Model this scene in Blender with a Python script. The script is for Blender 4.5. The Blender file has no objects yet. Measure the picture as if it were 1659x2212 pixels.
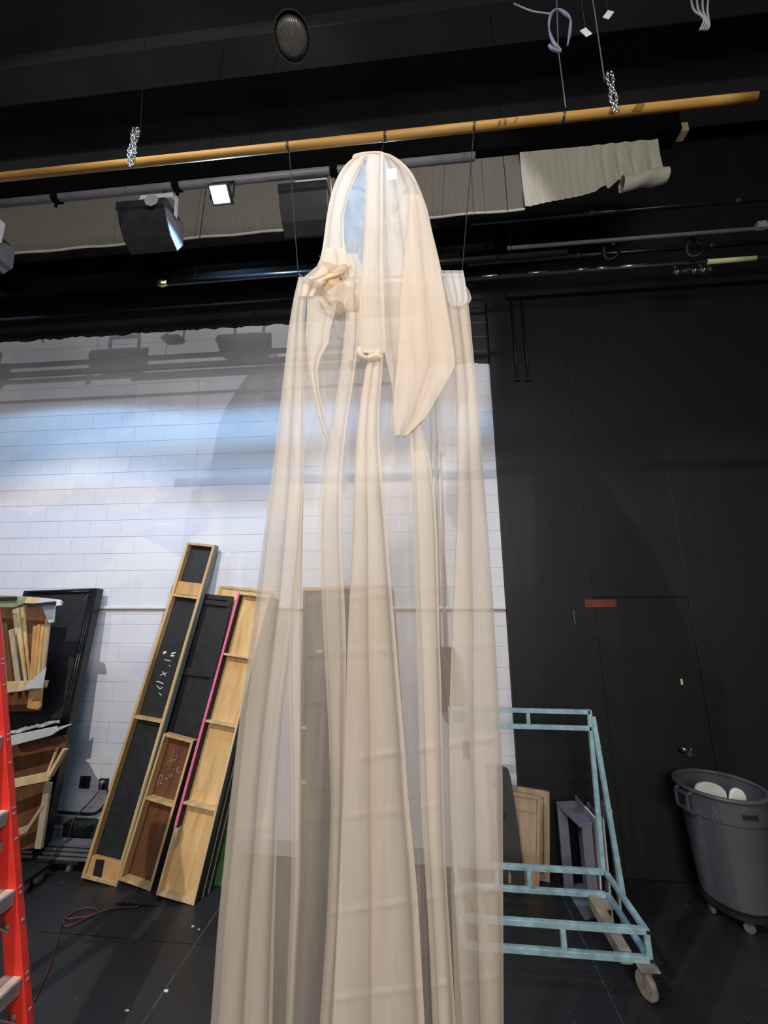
import bpy, bmesh, math, random
import numpy as np
from mathutils import Vector, Matrix
random.seed(7)
sc = bpy.context.scene
C = sc.collection
PI = math.pi
# ------------------------------------------------------------------ camera
FPX, PITCH, YAW, CAMH = 860.0, math.radians(12.9), math.radians(5.3), 2.4
cam_data = bpy.data.cameras.new('camera')
cam_data.sensor_fit = 'HORIZONTAL'
cam_data.sensor_width = 36.0
cam_data.lens = 36.0 * FPX / 1659.0
cam_data.clip_start = 0.05
cam = bpy.data.objects.new('camera', cam_data)
C.objects.link(cam)
cam.location = (0, 0, CAMH)
cam.rotation_euler = (PI / 2 + PITCH, 0, YAW)
sc.camera = cam
# ------------------------------------------------------------------ world, lights, exposure
sc.view_settings.view_transform = 'Standard'
sc.view_settings.look = 'None'
sc.view_settings.gamma = 1.0
sc.view_settings.use_curve_mapping = False
sc.view_settings.exposure = 0.0
sc.cycles.transparent_max_bounces = 40
sc.cycles.max_bounces = 8
sc.cycles.use_denoising = True
sc.cycles.sample_clamp_indirect = 4.0
w = bpy.data.worlds.new('world')
sc.world = w
w.use_nodes = True
w.node_tree.nodes['Background'].inputs[0].default_value = (0.75, 0.85, 1.0, 1)
w.node_tree.nodes['Background'].inputs[1].default_value = 0.02


def lamp(name, kind, loc, energy, color, size=0.1, target=None):
    d = bpy.data.lights.new(name, kind)
    d.energy = energy
    d.color = color
    if kind == 'AREA':
        d.size = size
    else:
        d.shadow_soft_size = size
    o = bpy.data.objects.new(name, d)
    C.objects.link(o)
    o.location = loc
    if target is not None:
        o.rotation_euler = (Vector(target) - Vector(loc)).to_track_quat('-Z', 'Y').to_euler()
    return o


# house work light high up behind the camera on the left (throws the long shadows to the right)
KEY = Vector((-3.3, -1.6, 7.5))
kd = Vector((0.70, 0.71, 0.0)).normalized() * math.cos(math.radians(45)) + Vector((0, 0, -math.sin(math.radians(45))))
key = lamp('house_work_light', 'SPOT', KEY, 1480, (1.0, 0.92, 0.84), 0.035, KEY + kd)
key.data.spot_size = math.radians(140)
key.data.spot_blend = 0.2
# soft fill lamp added behind the camera to brighten the gown and room
lamp('fill_light', 'AREA', (0.6, -4.2, 4.2), 275, (1.0, 0.95, 0.91), 3.0, (0.0, 3.0, 2.2))

# small white work light to the right behind the camera, level with the lighting pipe
lamp('front_work_light', 'SPOT', (4.5, -4.5, 5.3), 1250, (0.98, 0.97, 1.0), 0.03, (-2.9, 4.41, 5.5)).data.spot_size = math.radians(37)

# ------------------------------------------------------------------ helpers
sp_, cp_, ss_, cs_ = math.sin(PITCH), math.cos(PITCH), math.sin(YAW), math.cos(YAW)


def ray(px, py):
    xc = (px - 829.5) / FPX
    t = (py - 1106.0) / FPX
    f = cp_ + t * sp_
    return Vector((xc * cs_ - f * ss_, xc * ss_ + f * cs_, sp_ - t * cp_))


def PY(px, py, Y):                     # survey: the point seen at px,py that stands at distance Y
    d = ray(px, py)
    return Vector((0, 0, CAMH)) + d * (Y / d.y)


def PZ(px, py, z):                     # the point seen at px,py at height z
    d = ray(px, py)
    return Vector((0, 0, CAMH)) + d * ((z - CAMH) / d.z)


def box(bm, lo, hi, M=None):
    x0, y0, z0 = lo
    x1, y1, z1 = hi
    vs = [Vector(p) for p in ((x0, y0, z0), (x1, y0, z0), (x1, y1, z0), (x0, y1, z0), (x0, y0, z1), (x1, y0, z1), (x1, y1, z1), (x0, y1, z1))]
    if M is not None:
        vs = [M @ v for v in vs]
    v = [bm.verts.new(p) for p in vs]
    for f in ((0, 3, 2, 1), (4, 5, 6, 7), (0, 1, 5, 4), (1, 2, 6, 5), (2, 3, 7, 6), (3, 0, 4, 7)):
        bm.faces.new([v[i] for i in f])


def bar(bm, p0, p1, a, b, up=(0, 0, 1)):   # square bar from p0 to p1: a across, b along up
    p0, p1 = Vector(p0), Vector(p1)
    d = (p1 - p0)
    L = d.length
    d.normalize()
    s = d.cross(Vector(up))
    if s.length < 1e-4:
        s = d.cross(Vector((1, 0, 0)))
    s.normalize()
    n = s.cross(d)
    M = Matrix(((s.x, d.x, n.x, p0.x), (s.y, d.y, n.y, p0.y), (s.z, d.z, n.z, p0.z), (0, 0, 0, 1)))
    box(bm, (-a / 2, 0, -b / 2), (a / 2, L, b / 2), M)


def tube(bm, pts, r, seg=10, caps=True, closed=False):
    pts = [Vector(p) for p in pts]
    n = len(pts)
    rings = []
    prev = None
    for i, p in enumerate(pts):
        if closed:
            d = pts[(i + 1) % n] - pts[i - 1]
        else:
            d = pts[min(i + 1, n - 1)] - pts[max(i - 1, 0)]
        d.normalize()
        if prev is None:
            s = d.cross(Vector((0, 0, 1)))
            if s.length < 1e-3:
                s = d.cross(Vector((1, 0, 0)))
        else:
            s = prev - d * prev.dot(d)
        s.normalize()
        prev = s
        t = d.cross(s)
        rr = r[i] if isinstance(r, (list, tuple)) else r
        rings.append([bm.verts.new(p + (s * math.cos(2 * PI * k / seg) + t * math.sin(2 * PI * k / seg)) * rr) for k in range(seg)])
    for i in range(n if closed else n - 1):
        A, B = rings[i], rings[(i + 1) % n]
        for k in range(seg):
            bm.faces.new((A[k], A[(k + 1) % seg], B[(k + 1) % seg], B[k]))
    if caps and not closed:
        bm.faces.new(rings[0][::-1])
        bm.faces.new(rings[-1])


def lathe(bm, prof, seg=32, M=None, cap0=True, cap1=True):   # prof: (r, z)
    rings = []
    for r, z in prof:
        ring = []
        for k in range(seg):
            p = Vector((r * math.cos(2 * PI * k / seg), r * math.sin(2 * PI * k / seg), z))
            ring.append(bm.verts.new(M @ p if M is not None else p))
        rings.append(ring)
    for A, B in zip(rings, rings[1:]):
        for k in range(seg):
            bm.faces.new((A[k], A[(k + 1) % seg], B[(k + 1) % seg], B[k]))
    if cap0:
        bm.faces.new(rings[0][::-1])
    if cap1:
        bm.faces.new(rings[-1])


def extrude_poly(bm, pts, off):
    off = Vector(off)
    a = [bm.verts.new(Vector(p)) for p in pts]
    b = [bm.verts.new(Vector(p) + off) for p in pts]
    n = len(a)
    bm.faces.new(a)
    bm.faces.new(b[::-1])
    for i in range(n):
        bm.faces.new((a[i], b[i], b[(i + 1) % n], a[(i + 1) % n]))


def smooth(pts, n=12):                 # Catmull-Rom through points
    P = [Vector(p) for p in pts]
    P = [P[0] * 2 - P[1]] + P + [P[-1] * 2 - P[-2]]
    out = []
    for i in range(1, len(P) - 2):
        for k in range(n):
            t = k / n
            a, b, c, d = P[i - 1], P[i], P[i + 1], P[i + 2]
            out.append(0.5 * ((2 * b) + (c - a) * t + (2 * a - 5 * b + 4 * c - d) * t * t + (3 * b - a - 3 * c + d) * t ** 3))
    out.append(P[-2])
    return out


def obj(name, bm, m, parent=None, bevel=0.0, sm=False):
    bmesh.ops.recalc_face_normals(bm, faces=bm.faces[:])
    me = bpy.data.meshes.new(name)
    bm.to_mesh(me)
    bm.free()
    if sm:
        for p in me.polygons:
            p.use_smooth = True
    me.materials.append(m)
    o = bpy.data.objects.new(name, me)
    C.objects.link(o)
    if parent is not None:
        o.parent = parent
    if bevel:
        b = o.modifiers.new('bevel', 'BEVEL')
        b.width = bevel
        b.segments = 2
        b.limit_method = 'ANGLE'
    return o


def tag(o, label, cat, group=None):
    o['label'] = label
    o['category'] = cat
    if group:
        o['group'] = group
    return o


def thing(name, label, cat, M=None, group=None):
    o = bpy.data.objects.new(name, None)
    C.objects.link(o)
    o.empty_display_size = 0.1
    if M is not None:
        o.matrix_world = M if isinstance(M, Matrix) else Matrix.Translation(Vector(M))
    return tag(o, label, cat, group)


def struct(o):
    o['kind'] = 'structure'
    return o


def BM():
    return bmesh.new()


# ------------------------------------------------------------------ materials
def new_mat(name):
    m = bpy.data.materials.new(name)
    m.use_nodes = True
    return m, m.node_tree.nodes, m.node_tree.links, m.node_tree.nodes['Principled BSDF']


def mat(name, col, rough=0.6, metal=0.0, var=0.12, scale=8.0, spec=0.5, bump=0.0, stretch=None):
    m, N, L, b = new_mat(name)
    b.inputs['Roughness'].default_value = rough
    b.inputs['Metallic'].default_value = metal
    b.inputs['Specular IOR Level'].default_value = spec
    tc = N.new('ShaderNodeTexCoord')
    mp = N.new('ShaderNodeMapping')
    if stretch:
        mp.inputs['Scale'].default_value = stretch
    L.new(tc.outputs['Object'], mp.inputs['Vector'])
    nz = N.new('ShaderNodeTexNoise')
    nz.inputs['Scale'].default_value = scale
    nz.inputs['Detail'].default_value = 5
    L.new(mp.outputs[0], nz.inputs['Vector'])
    rp = N.new('ShaderNodeValToRGB')
    rp.color_ramp.elements[0].position = 0.3
    rp.color_ramp.elements[1].position = 0.7
    rp.color_ramp.elements[0].color = (*[c * (1 - var) for c in col], 1)
    rp.color_ramp.elements[1].color = (*[min(1, c * (1 + var)) for c in col], 1)
    L.new(nz.outputs[0], rp.inputs[0])
    L.new(rp.outputs[0], b.inputs['Base Color'])
    if bump:
        bp = N.new('ShaderNodeBump')
        bp.inputs['Strength'].default_value = bump
        bp.inputs['Distance'].default_value = 0.004
        L.new(nz.outputs[0], bp.inputs['Height'])
        L.new(bp.outputs[0], b.inputs['Normal'])
    return m


def wood(name, c0, c1, knots=True, rough=0.6, along=(9, 9, 0.9)):
    m, N, L, b = new_mat(name)
    b.inputs['Roughness'].default_value = rough
    tc = N.new('ShaderNodeTexCoord')
    mp = N.new('ShaderNodeMapping')
    mp.inputs['Scale'].default_value = along
    L.new(tc.outputs['Object'], mp.inputs['Vector'])
    nz = N.new('ShaderNodeTexNoise')
    nz.inputs['Scale'].default_value = 1.6
    nz.inputs['Detail'].default_value = 7
    nz.inputs['Roughness'].default_value = 0.6
    nz.inputs['Distortion'].default_value = 1.2 if knots else 0.4
    L.new(mp.outputs[0], nz.inputs['Vector'])
    rp = N.new('ShaderNodeValToRGB')
    rp.color_ramp.elements[0].position = 0.32
    rp.color_ramp.elements[1].position = 0.62
    rp.color_ramp.elements[0].color = (*c0, 1)
    rp.color_ramp.elements[1].color = (*c1, 1)
    L.new(nz.outputs[0], rp.inputs[0])
    L.new(rp.outputs[0], b.inputs['Base Color'])
    return m


def sheer(name, col, opacity, trans=0.45):
    m, N, L, b = new_mat(name)
    N.remove(b)
    out = N['Material Output']
    tr = N.new('ShaderNodeBsdfTransparent')
    df = N.new('ShaderNodeBsdfDiffuse')
    tl = N.new('ShaderNodeBsdfTranslucent')
    df.inputs[0].default_value = (*col, 1)
    tl.inputs[0].default_value = (*col, 1)
    mx = N.new('ShaderNodeMixShader')
    mx.inputs[0].default_value = trans
    L.new(df.outputs[0], mx.inputs[1])
    L.new(tl.outputs[0], mx.inputs[2])
    # slight unevenness of the weave
    tc = N.new('ShaderNodeTexCoord')
    mp = N.new('ShaderNodeMapping')
    mp.inputs['Scale'].default_value = (14, 14, 1.2)
    L.new(tc.outputs['Object'], mp.inputs['Vector'])
    nz = N.new('ShaderNodeTexNoise')
    nz.inputs['Scale'].default_value = 2.0
    nz.inputs['Detail'].default_value = 3
    L.new(mp.outputs[0], nz.inputs['Vector'])
    mr = N.new('ShaderNodeMapRange')
    mr.inputs['From Min'].default_value = 0.3
    mr.inputs['From Max'].default_value = 0.7
    mr.inputs['To Min'].default_value = opacity - 0.05
    mr.inputs['To Max'].default_value = opacity + 0.05
    L.new(nz.outputs[0], mr.inputs['Value'])
    m2 = N.new('ShaderNodeMixShader')
    L.new(mr.outputs[0], m2.inputs[0])
    L.new(tr.outputs[0], m2.inputs[1])
    L.new(mx.outputs[0], m2.inputs[2])
    L.new(m2.outputs[0], out.inputs[0])
    return m


def emit(name, col, s):
    m, N, L, b = new_mat(name)
    b.inputs['Base Color'].default_value = (0.8, 0.8, 0.8, 1)
    b.inputs['Emission Color'].default_value = (*col, 1)
    b.inputs['Emission Strength'].default_value = s
    return m


M_black = mat('black_paint', (0.012, 0.012, 0.013), 0.55, var=0.25, scale=3)
M_blackwall = mat('black_wall_paint', (0.0080, 0.0088, 0.0090), 0.6, var=0.25, scale=1.2, bump=0.1)
M_ceil = mat('black_ceiling_paint', (0.030, 0.029, 0.031), 0.9, var=0.3, scale=0.8)
M_blackpanel = mat('black_hardboard', (0.017, 0.018, 0.020), 0.6, var=0.25, scale=20)
M_blacktape = mat('black_gaffer_tape', (0.010, 0.009, 0.011), 0.7)
M_matte = mat('matte_black', (0.004, 0.004, 0.004), 0.95, spec=0.03)
M_gloss = mat('black_gloss_paint', (0.010, 0.010, 0.012), 0.28, var=0.2)
M_pine = wood('pine_wood', (0.42, 0.25, 0.10), (0.66, 0.44, 0.20))
M_pinelight = wood('pale_pine_wood', (0.52, 0.36, 0.17), (0.72, 0.55, 0.31))
M_ply = wood('lauan_plywood', (0.58, 0.34, 0.13), (0.80, 0.54, 0.25), along=(5, 5, 0.8))
M_plybase = wood('orange_plywood', (0.46, 0.25, 0.09), (0.62, 0.36, 0.14), along=(5, 5, 1.2))
M_brown = wood('brown_hardboard', (0.095, 0.035, 0.014), (0.17, 0.070, 0.028), along=(5, 5, 0.7))
M_greyedge = mat('grey_green_painted_wood', (0.20, 0.24, 0.22), 0.6, var=0.3, scale=10, stretch=(1, 1, 0.2))
M_pink = mat('pink_paint', (0.85, 0.16, 0.34), 0.5, var=0.1)
M_dkgreen = mat('dark_green_paint', (0.020, 0.034, 0.027), 0.5, var=0.3)
M_green = mat('green_paint', (0.055, 0.15, 0.055), 0.5, var=0.25)
M_chalk = mat('white_chalk', (0.75, 0.75, 0.75), 0.9)
M_chalkdim = mat('faint_chalk', (0.36, 0.27, 0.22), 0.9)
M_red = mat('red_fibreglass', (0.70, 0.035, 0.022), 0.4, var=0.15, scale=5)
M_alu = mat('ladder_aluminium', (0.42, 0.43, 0.44), 0.45, metal=0.6, var=0.2, scale=30)
M_tread = mat('worn_tread_top', (0.62, 0.50, 0.38), 0.6, var=0.2, scale=14)
M_rivet = mat('rivet_steel', (0.75, 0.6, 0.58), 0.3, metal=0.9)
M_steel = mat('galvanised_steel', (0.55, 0.57, 0.60), 0.35, metal=0.9, var=0.15)
M_chain = mat('chain_steel', (0.75, 0.80, 0.85), 0.25, metal=1.0)
M_darkmetal = mat('dark_metal', (0.025, 0.026, 0.030), 0.45, var=0.2)
M_greymetal = mat('grey_metal', (0.14, 0.14, 0.16), 0.5, var=0.15)
M_blue = mat('pale_blue_paint', (0.37, 0.57, 0.61), 0.45, var=0.22, scale=22)
M_caster = mat('dirty_caster_wheel', (0.34, 0.29, 0.23), 0.7, var=0.4, scale=18)
M_castermetal = mat('rusty_caster_plate', (0.42, 0.33, 0.27), 0.6, metal=0.3, var=0.3)
M_bin = mat('grey_plastic', (0.085, 0.088, 0.098), 0.5, var=0.1, scale=6)
M_foam = mat('white_foam', (0.82, 0.80, 0.74), 0.8, var=0.03)
M_violet = mat('violet_grey_paint', (0.20, 0.19, 0.23), 0.6, var=0.12)
M_whiteedge = mat('white_foam_board', (0.80, 0.76, 0.70), 0.7, var=0.05)
M_tan = wood('dirty_tan_wood', (0.36, 0.30, 0.20), (0.50, 0.42, 0.29))
M_framewood = wood('dull_frame_wood', (0.38, 0.27, 0.16), (0.50, 0.37, 0.23))
M_redsign = mat('dark_red_enamel', (0.20, 0.035, 0.022), 0.5, var=0.15)
M_chrome = mat('chrome', (0.75, 0.75, 0.76), 0.15, metal=1.0)
M_brass = mat('brass', (0.75, 0.60, 0.30), 0.3, metal=1.0)
M_yellow = mat('pale_yellow_tape', (0.85, 0.85, 0.45), 0.6)
M_batten = wood('ochre_batten_paint', (0.32, 0.16, 0.028), (0.44, 0.24, 0.05), along=(0.8, 9, 9))
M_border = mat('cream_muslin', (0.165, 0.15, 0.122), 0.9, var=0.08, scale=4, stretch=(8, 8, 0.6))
M_borderlight = mat('pale_muslin', (0.55, 0.52, 0.43), 0.9, var=0.12, scale=4, stretch=(8, 8, 0.6))  # paler tone of the same cloth, for its gathered end and hem
M_sheer = sheer('cream_sheer', (0.84, 0.735, 0.61), 0.54, 0.36)
M_sheerdense = sheer('cream_sheer_doubled', (0.84, 0.735, 0.61), 0.70, 0.36)
M_sheerblue = sheer('white_sheer', (0.82, 0.83, 0.84), 0.55)
M_stuffing = mat('yellow_stuffing', (0.66, 0.48, 0.24), 0.9, var=0.2, scale=20, bump=0.4)
M_wire = mat('dark_wire', (0.022, 0.022, 0.025), 0.9, spec=0.1)
M_redcord = mat('red_cord', (0.10, 0.028, 0.03), 0.5)
M_black_cable = mat('black_cable', (0.012, 0.012, 0.012), 0.5)
M_orange = mat('dull_orange_plastic', (0.50, 0.24, 0.12), 0.5)
M_whitepaint = mat('white_conduit_paint', (0.66, 0.64, 0.62), 0.5, var=0.05)
M_yoke = mat('pale_yoke_paint', (0.55, 0.57, 0.58), 0.5, var=0.08)
M_sage = mat('sage_paint', (0.25, 0.30, 0.18), 0.7, var=0.2)
M_plastic = mat('crumpled_plastic', (0.42, 0.40, 0.38), 0.35, var=0.5, scale=9)
M_lightblue_cable = mat('pale_cable', (0.09, 0.095, 0.14), 0.5)
M_tagwhite = mat('white_tag', (0.32, 0.33, 0.35), 0.5)
M_lens = mat('ribbed_lens_glass', (0.10, 0.09, 0.08), 0.25, spec=0.8)
M_led = emit('led_emitter', (0.86, 0.93, 1.0), 40)
M_greyboard = mat('dark_grey_board', (0.055, 0.05, 0.052), 0.6, var=0.15)
M_paper = mat('white_scrap', (0.85, 0.85, 0.85), 0.8)


def floor_mat():
    m, N, L, b = new_mat('scuffed_black_floor')
    geo = N.new('ShaderNodeNewGeometry')
    n1 = N.new('ShaderNodeTexNoise')
    n1.inputs['Scale'].default_value = 2.2
    n1.inputs['Detail'].default_value = 8
    L.new(geo.outputs['Position'], n1.inputs['Vector'])
    n2 = N.new('ShaderNodeTexNoise')
    n2.inputs['Scale'].default_value = 9
    n2.inputs['Detail'].default_value = 6
    n2.inputs['Distortion'].default_value = 1.5
    L.new(geo.outputs['Position'], n2.inputs['Vector'])
    r2 = N.new('ShaderNodeValToRGB')
    r2.color_ramp.elements[0].position = 0.66
    r2.color_ramp.elements[1].position = 0.80
    r2.color_ramp.elements[0].color = (0, 0, 0, 1)
    r2.color_ramp.elements[1].color = (0.35, 0.35, 0.35, 1)
    L.new(n2.outputs[0], r2.inputs[0])
    r1 = N.new('ShaderNodeValToRGB')
    r1.color_ramp.elements[0].color = (0.013, 0.013, 0.014, 1)
    r1.color_ramp.elements[1].color = (0.034, 0.034, 0.036, 1)
    L.new(n1.outputs[0], r1.inputs[0])
    mx = N.new('ShaderNodeMix')
    mx.data_type = 'RGBA'
    L.new(r2.outputs[0], mx.inputs[0])
    L.new(r1.outputs[0], mx.inputs[6])
    mx.inputs[7].default_value = (0.20, 0.20, 0.205, 1)
    L.new(mx.outputs[2], b.inputs['Base Color'])
    mr = N.new('ShaderNodeMapRange')
    mr.inputs['To Min'].default_value = 0.30
    mr.inputs['To Max'].default_value = 0.55
    L.new(n1.outputs[0], mr.inputs['Value'])
    L.new(mr.outputs[0], b.inputs['Roughness'])
    return m


def block_mat():
    # white roller paint up to a ragged line at about 5.97 m, black paint above; differing roller patches
    m, N, L, b = new_mat('painted_block')
    b.inputs['Roughness'].default_value = 0.55
    geo = N.new('ShaderNodeNewGeometry')
    sx = N.new('ShaderNodeSeparateXYZ')
    L.new(geo.outputs['Position'], sx.inputs[0])
    nz = N.new('ShaderNodeTexNoise')
    nz.inputs['Scale'].default_value = 6
    nz.inputs['Detail'].default_value = 4
    L.new(geo.outputs['Position'], nz.inputs['Vector'])
    jag = N.new('ShaderNodeMath')
    jag.operation = 'MULTIPLY_ADD'
    jag.inputs[1].default_value = 0.10
    L.new(nz.outputs[0], jag.inputs[0])
    L.new(sx.outputs['Z'], jag.inputs[2])
    # right of the hanging figure the paint stops lower
    st = N.new('ShaderNodeMath')
    st.operation = 'GREATER_THAN'
    st.inputs[1].default_value = 0.05
    L.new(sx.outputs['X'], st.inputs[0])
    add = N.new('ShaderNodeMath')
    add.operation = 'MULTIPLY_ADD'
    add.inputs[1].default_value = 0.73
    L.new(st.outputs[0], add.inputs[0])
    L.new(jag.outputs[0], add.inputs[2])
    gt = N.new('ShaderNodeMath')
    gt.operation = 'GREATER_THAN'
    gt.inputs[1].default_value = 6.025
    L.new(add.outputs[0], gt.inputs[0])
    # roller patches: big cells of slightly different whites
    mp = N.new('ShaderNodeMapping')
    mp.inputs['Scale'].default_value = (1.3, 1.3, 2.6)
    L.new(geo.outputs['Position'], mp.inputs['Vector'])
    vo = N.new('ShaderNodeTexVoronoi')
    vo.distance = 'CHEBYCHEV'
    vo.inputs['Scale'].default_value = 1.0
    vo.inputs['Randomness'].default_value = 0.9
    L.new(mp.outputs[0], vo.inputs['Vector'])
    bw = N.new('ShaderNodeSeparateColor')
    L.new(vo.outputs['Color'], bw.inputs[0])
    n3 = N.new('ShaderNodeTexNoise')
    n3.inputs['Scale'].default_value = 1.5
    n3.inputs['Detail'].default_value = 6
    L.new(geo.outputs['Position'], n3.inputs['Vector'])
    av = N.new('ShaderNodeMath')
    av.operation = 'MULTIPLY_ADD'
    av.inputs[1].default_value = 0.5
    L.new(bw.outputs[0], av.inputs[0])
    L.new(n3.outputs[0], av.inputs[2])
    rp = N.new('ShaderNodeValToRGB')
    rp.color_ramp.elements[0].position = 0.4
    rp.color_ramp.elements[1].position = 1.0
    rp.color_ramp.elements[0].color = (0.60, 0.615, 0.70, 1)
    rp.color_ramp.elements[1].color = (0.72, 0.71, 0.74, 1)
    L.new(av.outputs[0], rp.inputs[0])
    mx = N.new('ShaderNodeMix')
    mx.data_type = 'RGBA'
    L.new(gt.outputs[0], mx.inputs[0])
    L.new(rp.outputs[0], mx.inputs[6])
    mx.inputs[7].default_value = (0.013, 0.013, 0.014, 1)
    L.new(mx.outputs[2], b.inputs['Base Color'])
    bp = N.new('ShaderNodeBump')
    bp.inputs['Strength'].default_value = 0.15
    bp.inputs['Distance'].default_value = 0.004
    L.new(n3.outputs[0], bp.inputs['Height'])
    L.new(bp.outputs[0], b.inputs['Normal'])
    return m


M_floor = floor_mat()
M_block = block_mat()
M_mortar = mat('painted_mortar', (0.42, 0.42, 0.46), 0.8, var=0.1)

# ------------------------------------------------------------------ room shell
WY = 4.41
bm = BM()
box(bm, (-7.5, -6.0, -0.12), (6.5, 5.0, -0.012))
floor = struct(obj('floor', bm, M_black))
xs = [-7.3, -4.48, -1.68, 1.122, 3.92, 6.4]
ys = [-5.9, -3.7, -1.26, 1.18, 3.36, 4.40]
for i in range(5):
    for j in range(5):
        bm = BM()
        box(bm, (xs[i] + 0.003, ys[j] + 0.003, -0.012), (xs[i + 1] - 0.003, ys[j + 1] - 0.003, 0.0))
        obj('floor_panel', bm, M_floor, floor, bevel=0.002)
# painted seams left in two joints (dusty filler)
M_seam = mat('dusty_joint_filler', (0.075, 0.075, 0.08), 0.9, var=0.5, scale=14)
for x, y0, y1 in ((-1.68, 2.0, 4.3), (1.122, 2.2, 4.1), (3.92, 1.5, 4.3)):
    bm = BM()
    box(bm, (x - 0.0045, y0, -0.011), (x + 0.0045, y1, 0.0008))
    obj('joint_filler', bm, M_seam, floor)

bm = BM()
box(bm, (-7.5, WY + 0.006, -0.02), (6.5, WY + 0.25, 9.0))
wall = struct(obj('wall_back', bm, M_black))
bm = BM()
box(bm, (-7.4, WY + 0.003, 0.0), (0.875, WY + 0.006, 6.0))
obj('mortar', bm, M_mortar, wall)


def block_mesh(wd, ht):
    bm = BM()
    c = 0.003
    x, z = wd / 2, ht / 2 - 0.0015
    pts0 = [(-x, 0.03, -z), (x, 0.03, -z), (x, 0.03, z), (-x, 0.03, z)]
    pts1 = [(-x, 0.0012, -z), (x, 0.0012, -z), (x, 0.0012, z), (-x, 0.0012, z)]
    pts2 = [(-x + .0002, 0, -z + c), (x - .0002, 0, -z + c), (x - .0002, 0, z - c), (-x + .0002, 0, z - c)]
    R = [[bm.verts.new(p) for p in q] for q in (pts0, pts1, pts2)]
    for A, B in zip(R, R[1:]):
        for k in range(4):
            bm.faces.new((A[k], A[(k + 1) % 4], B[(k + 1) % 4], B[k]))
    bm.faces.new(R[2])
    bmesh.ops.recalc_face_normals(bm, faces=bm.faces[:])
    me = bpy.data.meshes.new('block')
    bm.to_mesh(me)
    bm.free()
    me.materials.append(M_block)
    return me


CO, BL_ = 0.2033, 0.4066
B_full = block_mesh(BL_, CO)
halves = {}
cells = []
z0 = 0.129 - CO
for r in range(31):
    zc = z0 + CO * (r + 0.5)
    off = (r % 2) * BL_ / 2
    x = 0.875
    first = True
    while x > -6.6:
        wd = BL_ / 2 if (first and off) else BL_
        cells.append((x - wd / 2, zc, wd))
        x -= wd
        first = False


def vis(c):
    # nearest to the camera among those in view first
    return (c[0] ** 2 + (c[1] - CAMH) ** 2 * 0.55 + 0) - (5 if c[0] < -0.9 and c[1] > 1.2 else 0)


cells = [c for c in cells if c[1] > 0.15 or c[0] > 0]
cells.sort(key=vis)
far = BM()
for k, (x, z, wd) in enumerate(cells):
    if wd not in halves:
        halves[wd] = B_full if wd == BL_ else block_mesh(wd, CO)
    jit = random.uniform(-0.0001, 0.0001)
    if k < 298:
        o = bpy.data.objects.new('block', halves[wd])
        C.objects.link(o)
        o.parent = wall
        o.location = (x, WY + jit, z)
    else:
        box(far, (x - wd / 2 + 0.002, WY + jit, z - CO / 2 + 0.003), (x + wd / 2 - 0.002, WY + 0.03, z + CO / 2 - 0.003))
fb = obj('far_block', far, M_block, wall, bevel=0.0)
fb['kind'] = 'stuff'

# black sheeted part of the back wall on the right, with its door
bm = BM()
box(bm, (0.878, WY - 0.045, 0), (1.76, WY + 0.004, 6.09))
box(bm, (1.76, WY - 0.045, 2.46), (2.68, WY + 0.004, 6.09))
box(bm, (2.676, WY - 0.045, 0), (6.4, WY + 0.004, 6.09))
wr = struct(obj('wall_right', bm, M_blackwall, bevel=0.004))
bm = BM()
box(bm, (1.12, WY - 0.12, 6.06), (6.4, WY, 6.13))
struct(obj('trim_1', bm, M_black, bevel=0.004))
bm = BM()
box(bm, (1.763, WY - 0.038, 0.006), (2.673, WY - 0.001, 2.456))
door = struct(obj('door_1', bm, M_blackwall, bevel=0.003))
bm = BM()
Mk = Matrix.Translation(PY(1478, 1619, WY - 0.10)) @ Matrix.Rotation(PI / 2, 4, 'X')
lathe(bm, [(0.012, -0.065), (0.012, -0.02), (0.02, -0.015), (0.031, 0.0), (0.031, 0.014), (0.02, 0.026), (0.004, 0.03)], 20, Mk)
obj('door_knob', bm, M_chrome, door, sm=True)
bm = BM()
pk = PY(1488, 1626, WY - 0.06)
box(bm, (pk.x - 0.022, WY - 0.075, pk.z - 0.03), (pk.x + 0.022, WY - 0.035, pk.z + 0.02))
box(bm, (pk.x + 0.026, WY - 0.055, pk.z - 0.012), (pk.x + 0.036, WY - 0.035, pk.z + 0.032))
obj('latch_plate', bm, M_brass, door, bevel=0.003)
bm = BM()
pk = PY(1473, 1473, WY - 0.05)
box(bm, (pk.x - 0.010, WY - 0.049, pk.z - 0.026), (pk.x + 0.010, WY - 0.044, pk.z + 0.026))
tag(obj('tape_scrap', bm, M_yellow, None), 'small pale yellow tape strip stuck on the black wall above the door knob', 'tape')
# red enamel plate over the door
p0, p1 = PY(1265, 1312, WY - 0.05), PY(1331, 1295, WY - 0.05)
t = thing('door_plate', 'dark red plate with two shiny screws over the black door', 'plate', Vector(((p0.x + p1.x) / 2, WY - 0.05, (p0.z + p1.z) / 2)))
hw, hh = (p1.x - p0.x) / 2, (p1.z - p0.z) / 2
bm = BM()
box(bm, (-hw, 0, -hh), (hw, 0.012, hh))
obj('plate', bm, M_redsign, t, bevel=0.004)
for sx in (-1, 1):
    bm = BM()
    lathe(bm, [(0.008, 0), (0.008, 0.004), (0.004, 0.007)], 10, Matrix.Translation((sx * (hw - 0.02), 0, -hh * 0.3)) @ Matrix.Rotation(PI / 2, 4, 'X'))
    obj('screw', bm, M_chrome, t)
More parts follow.
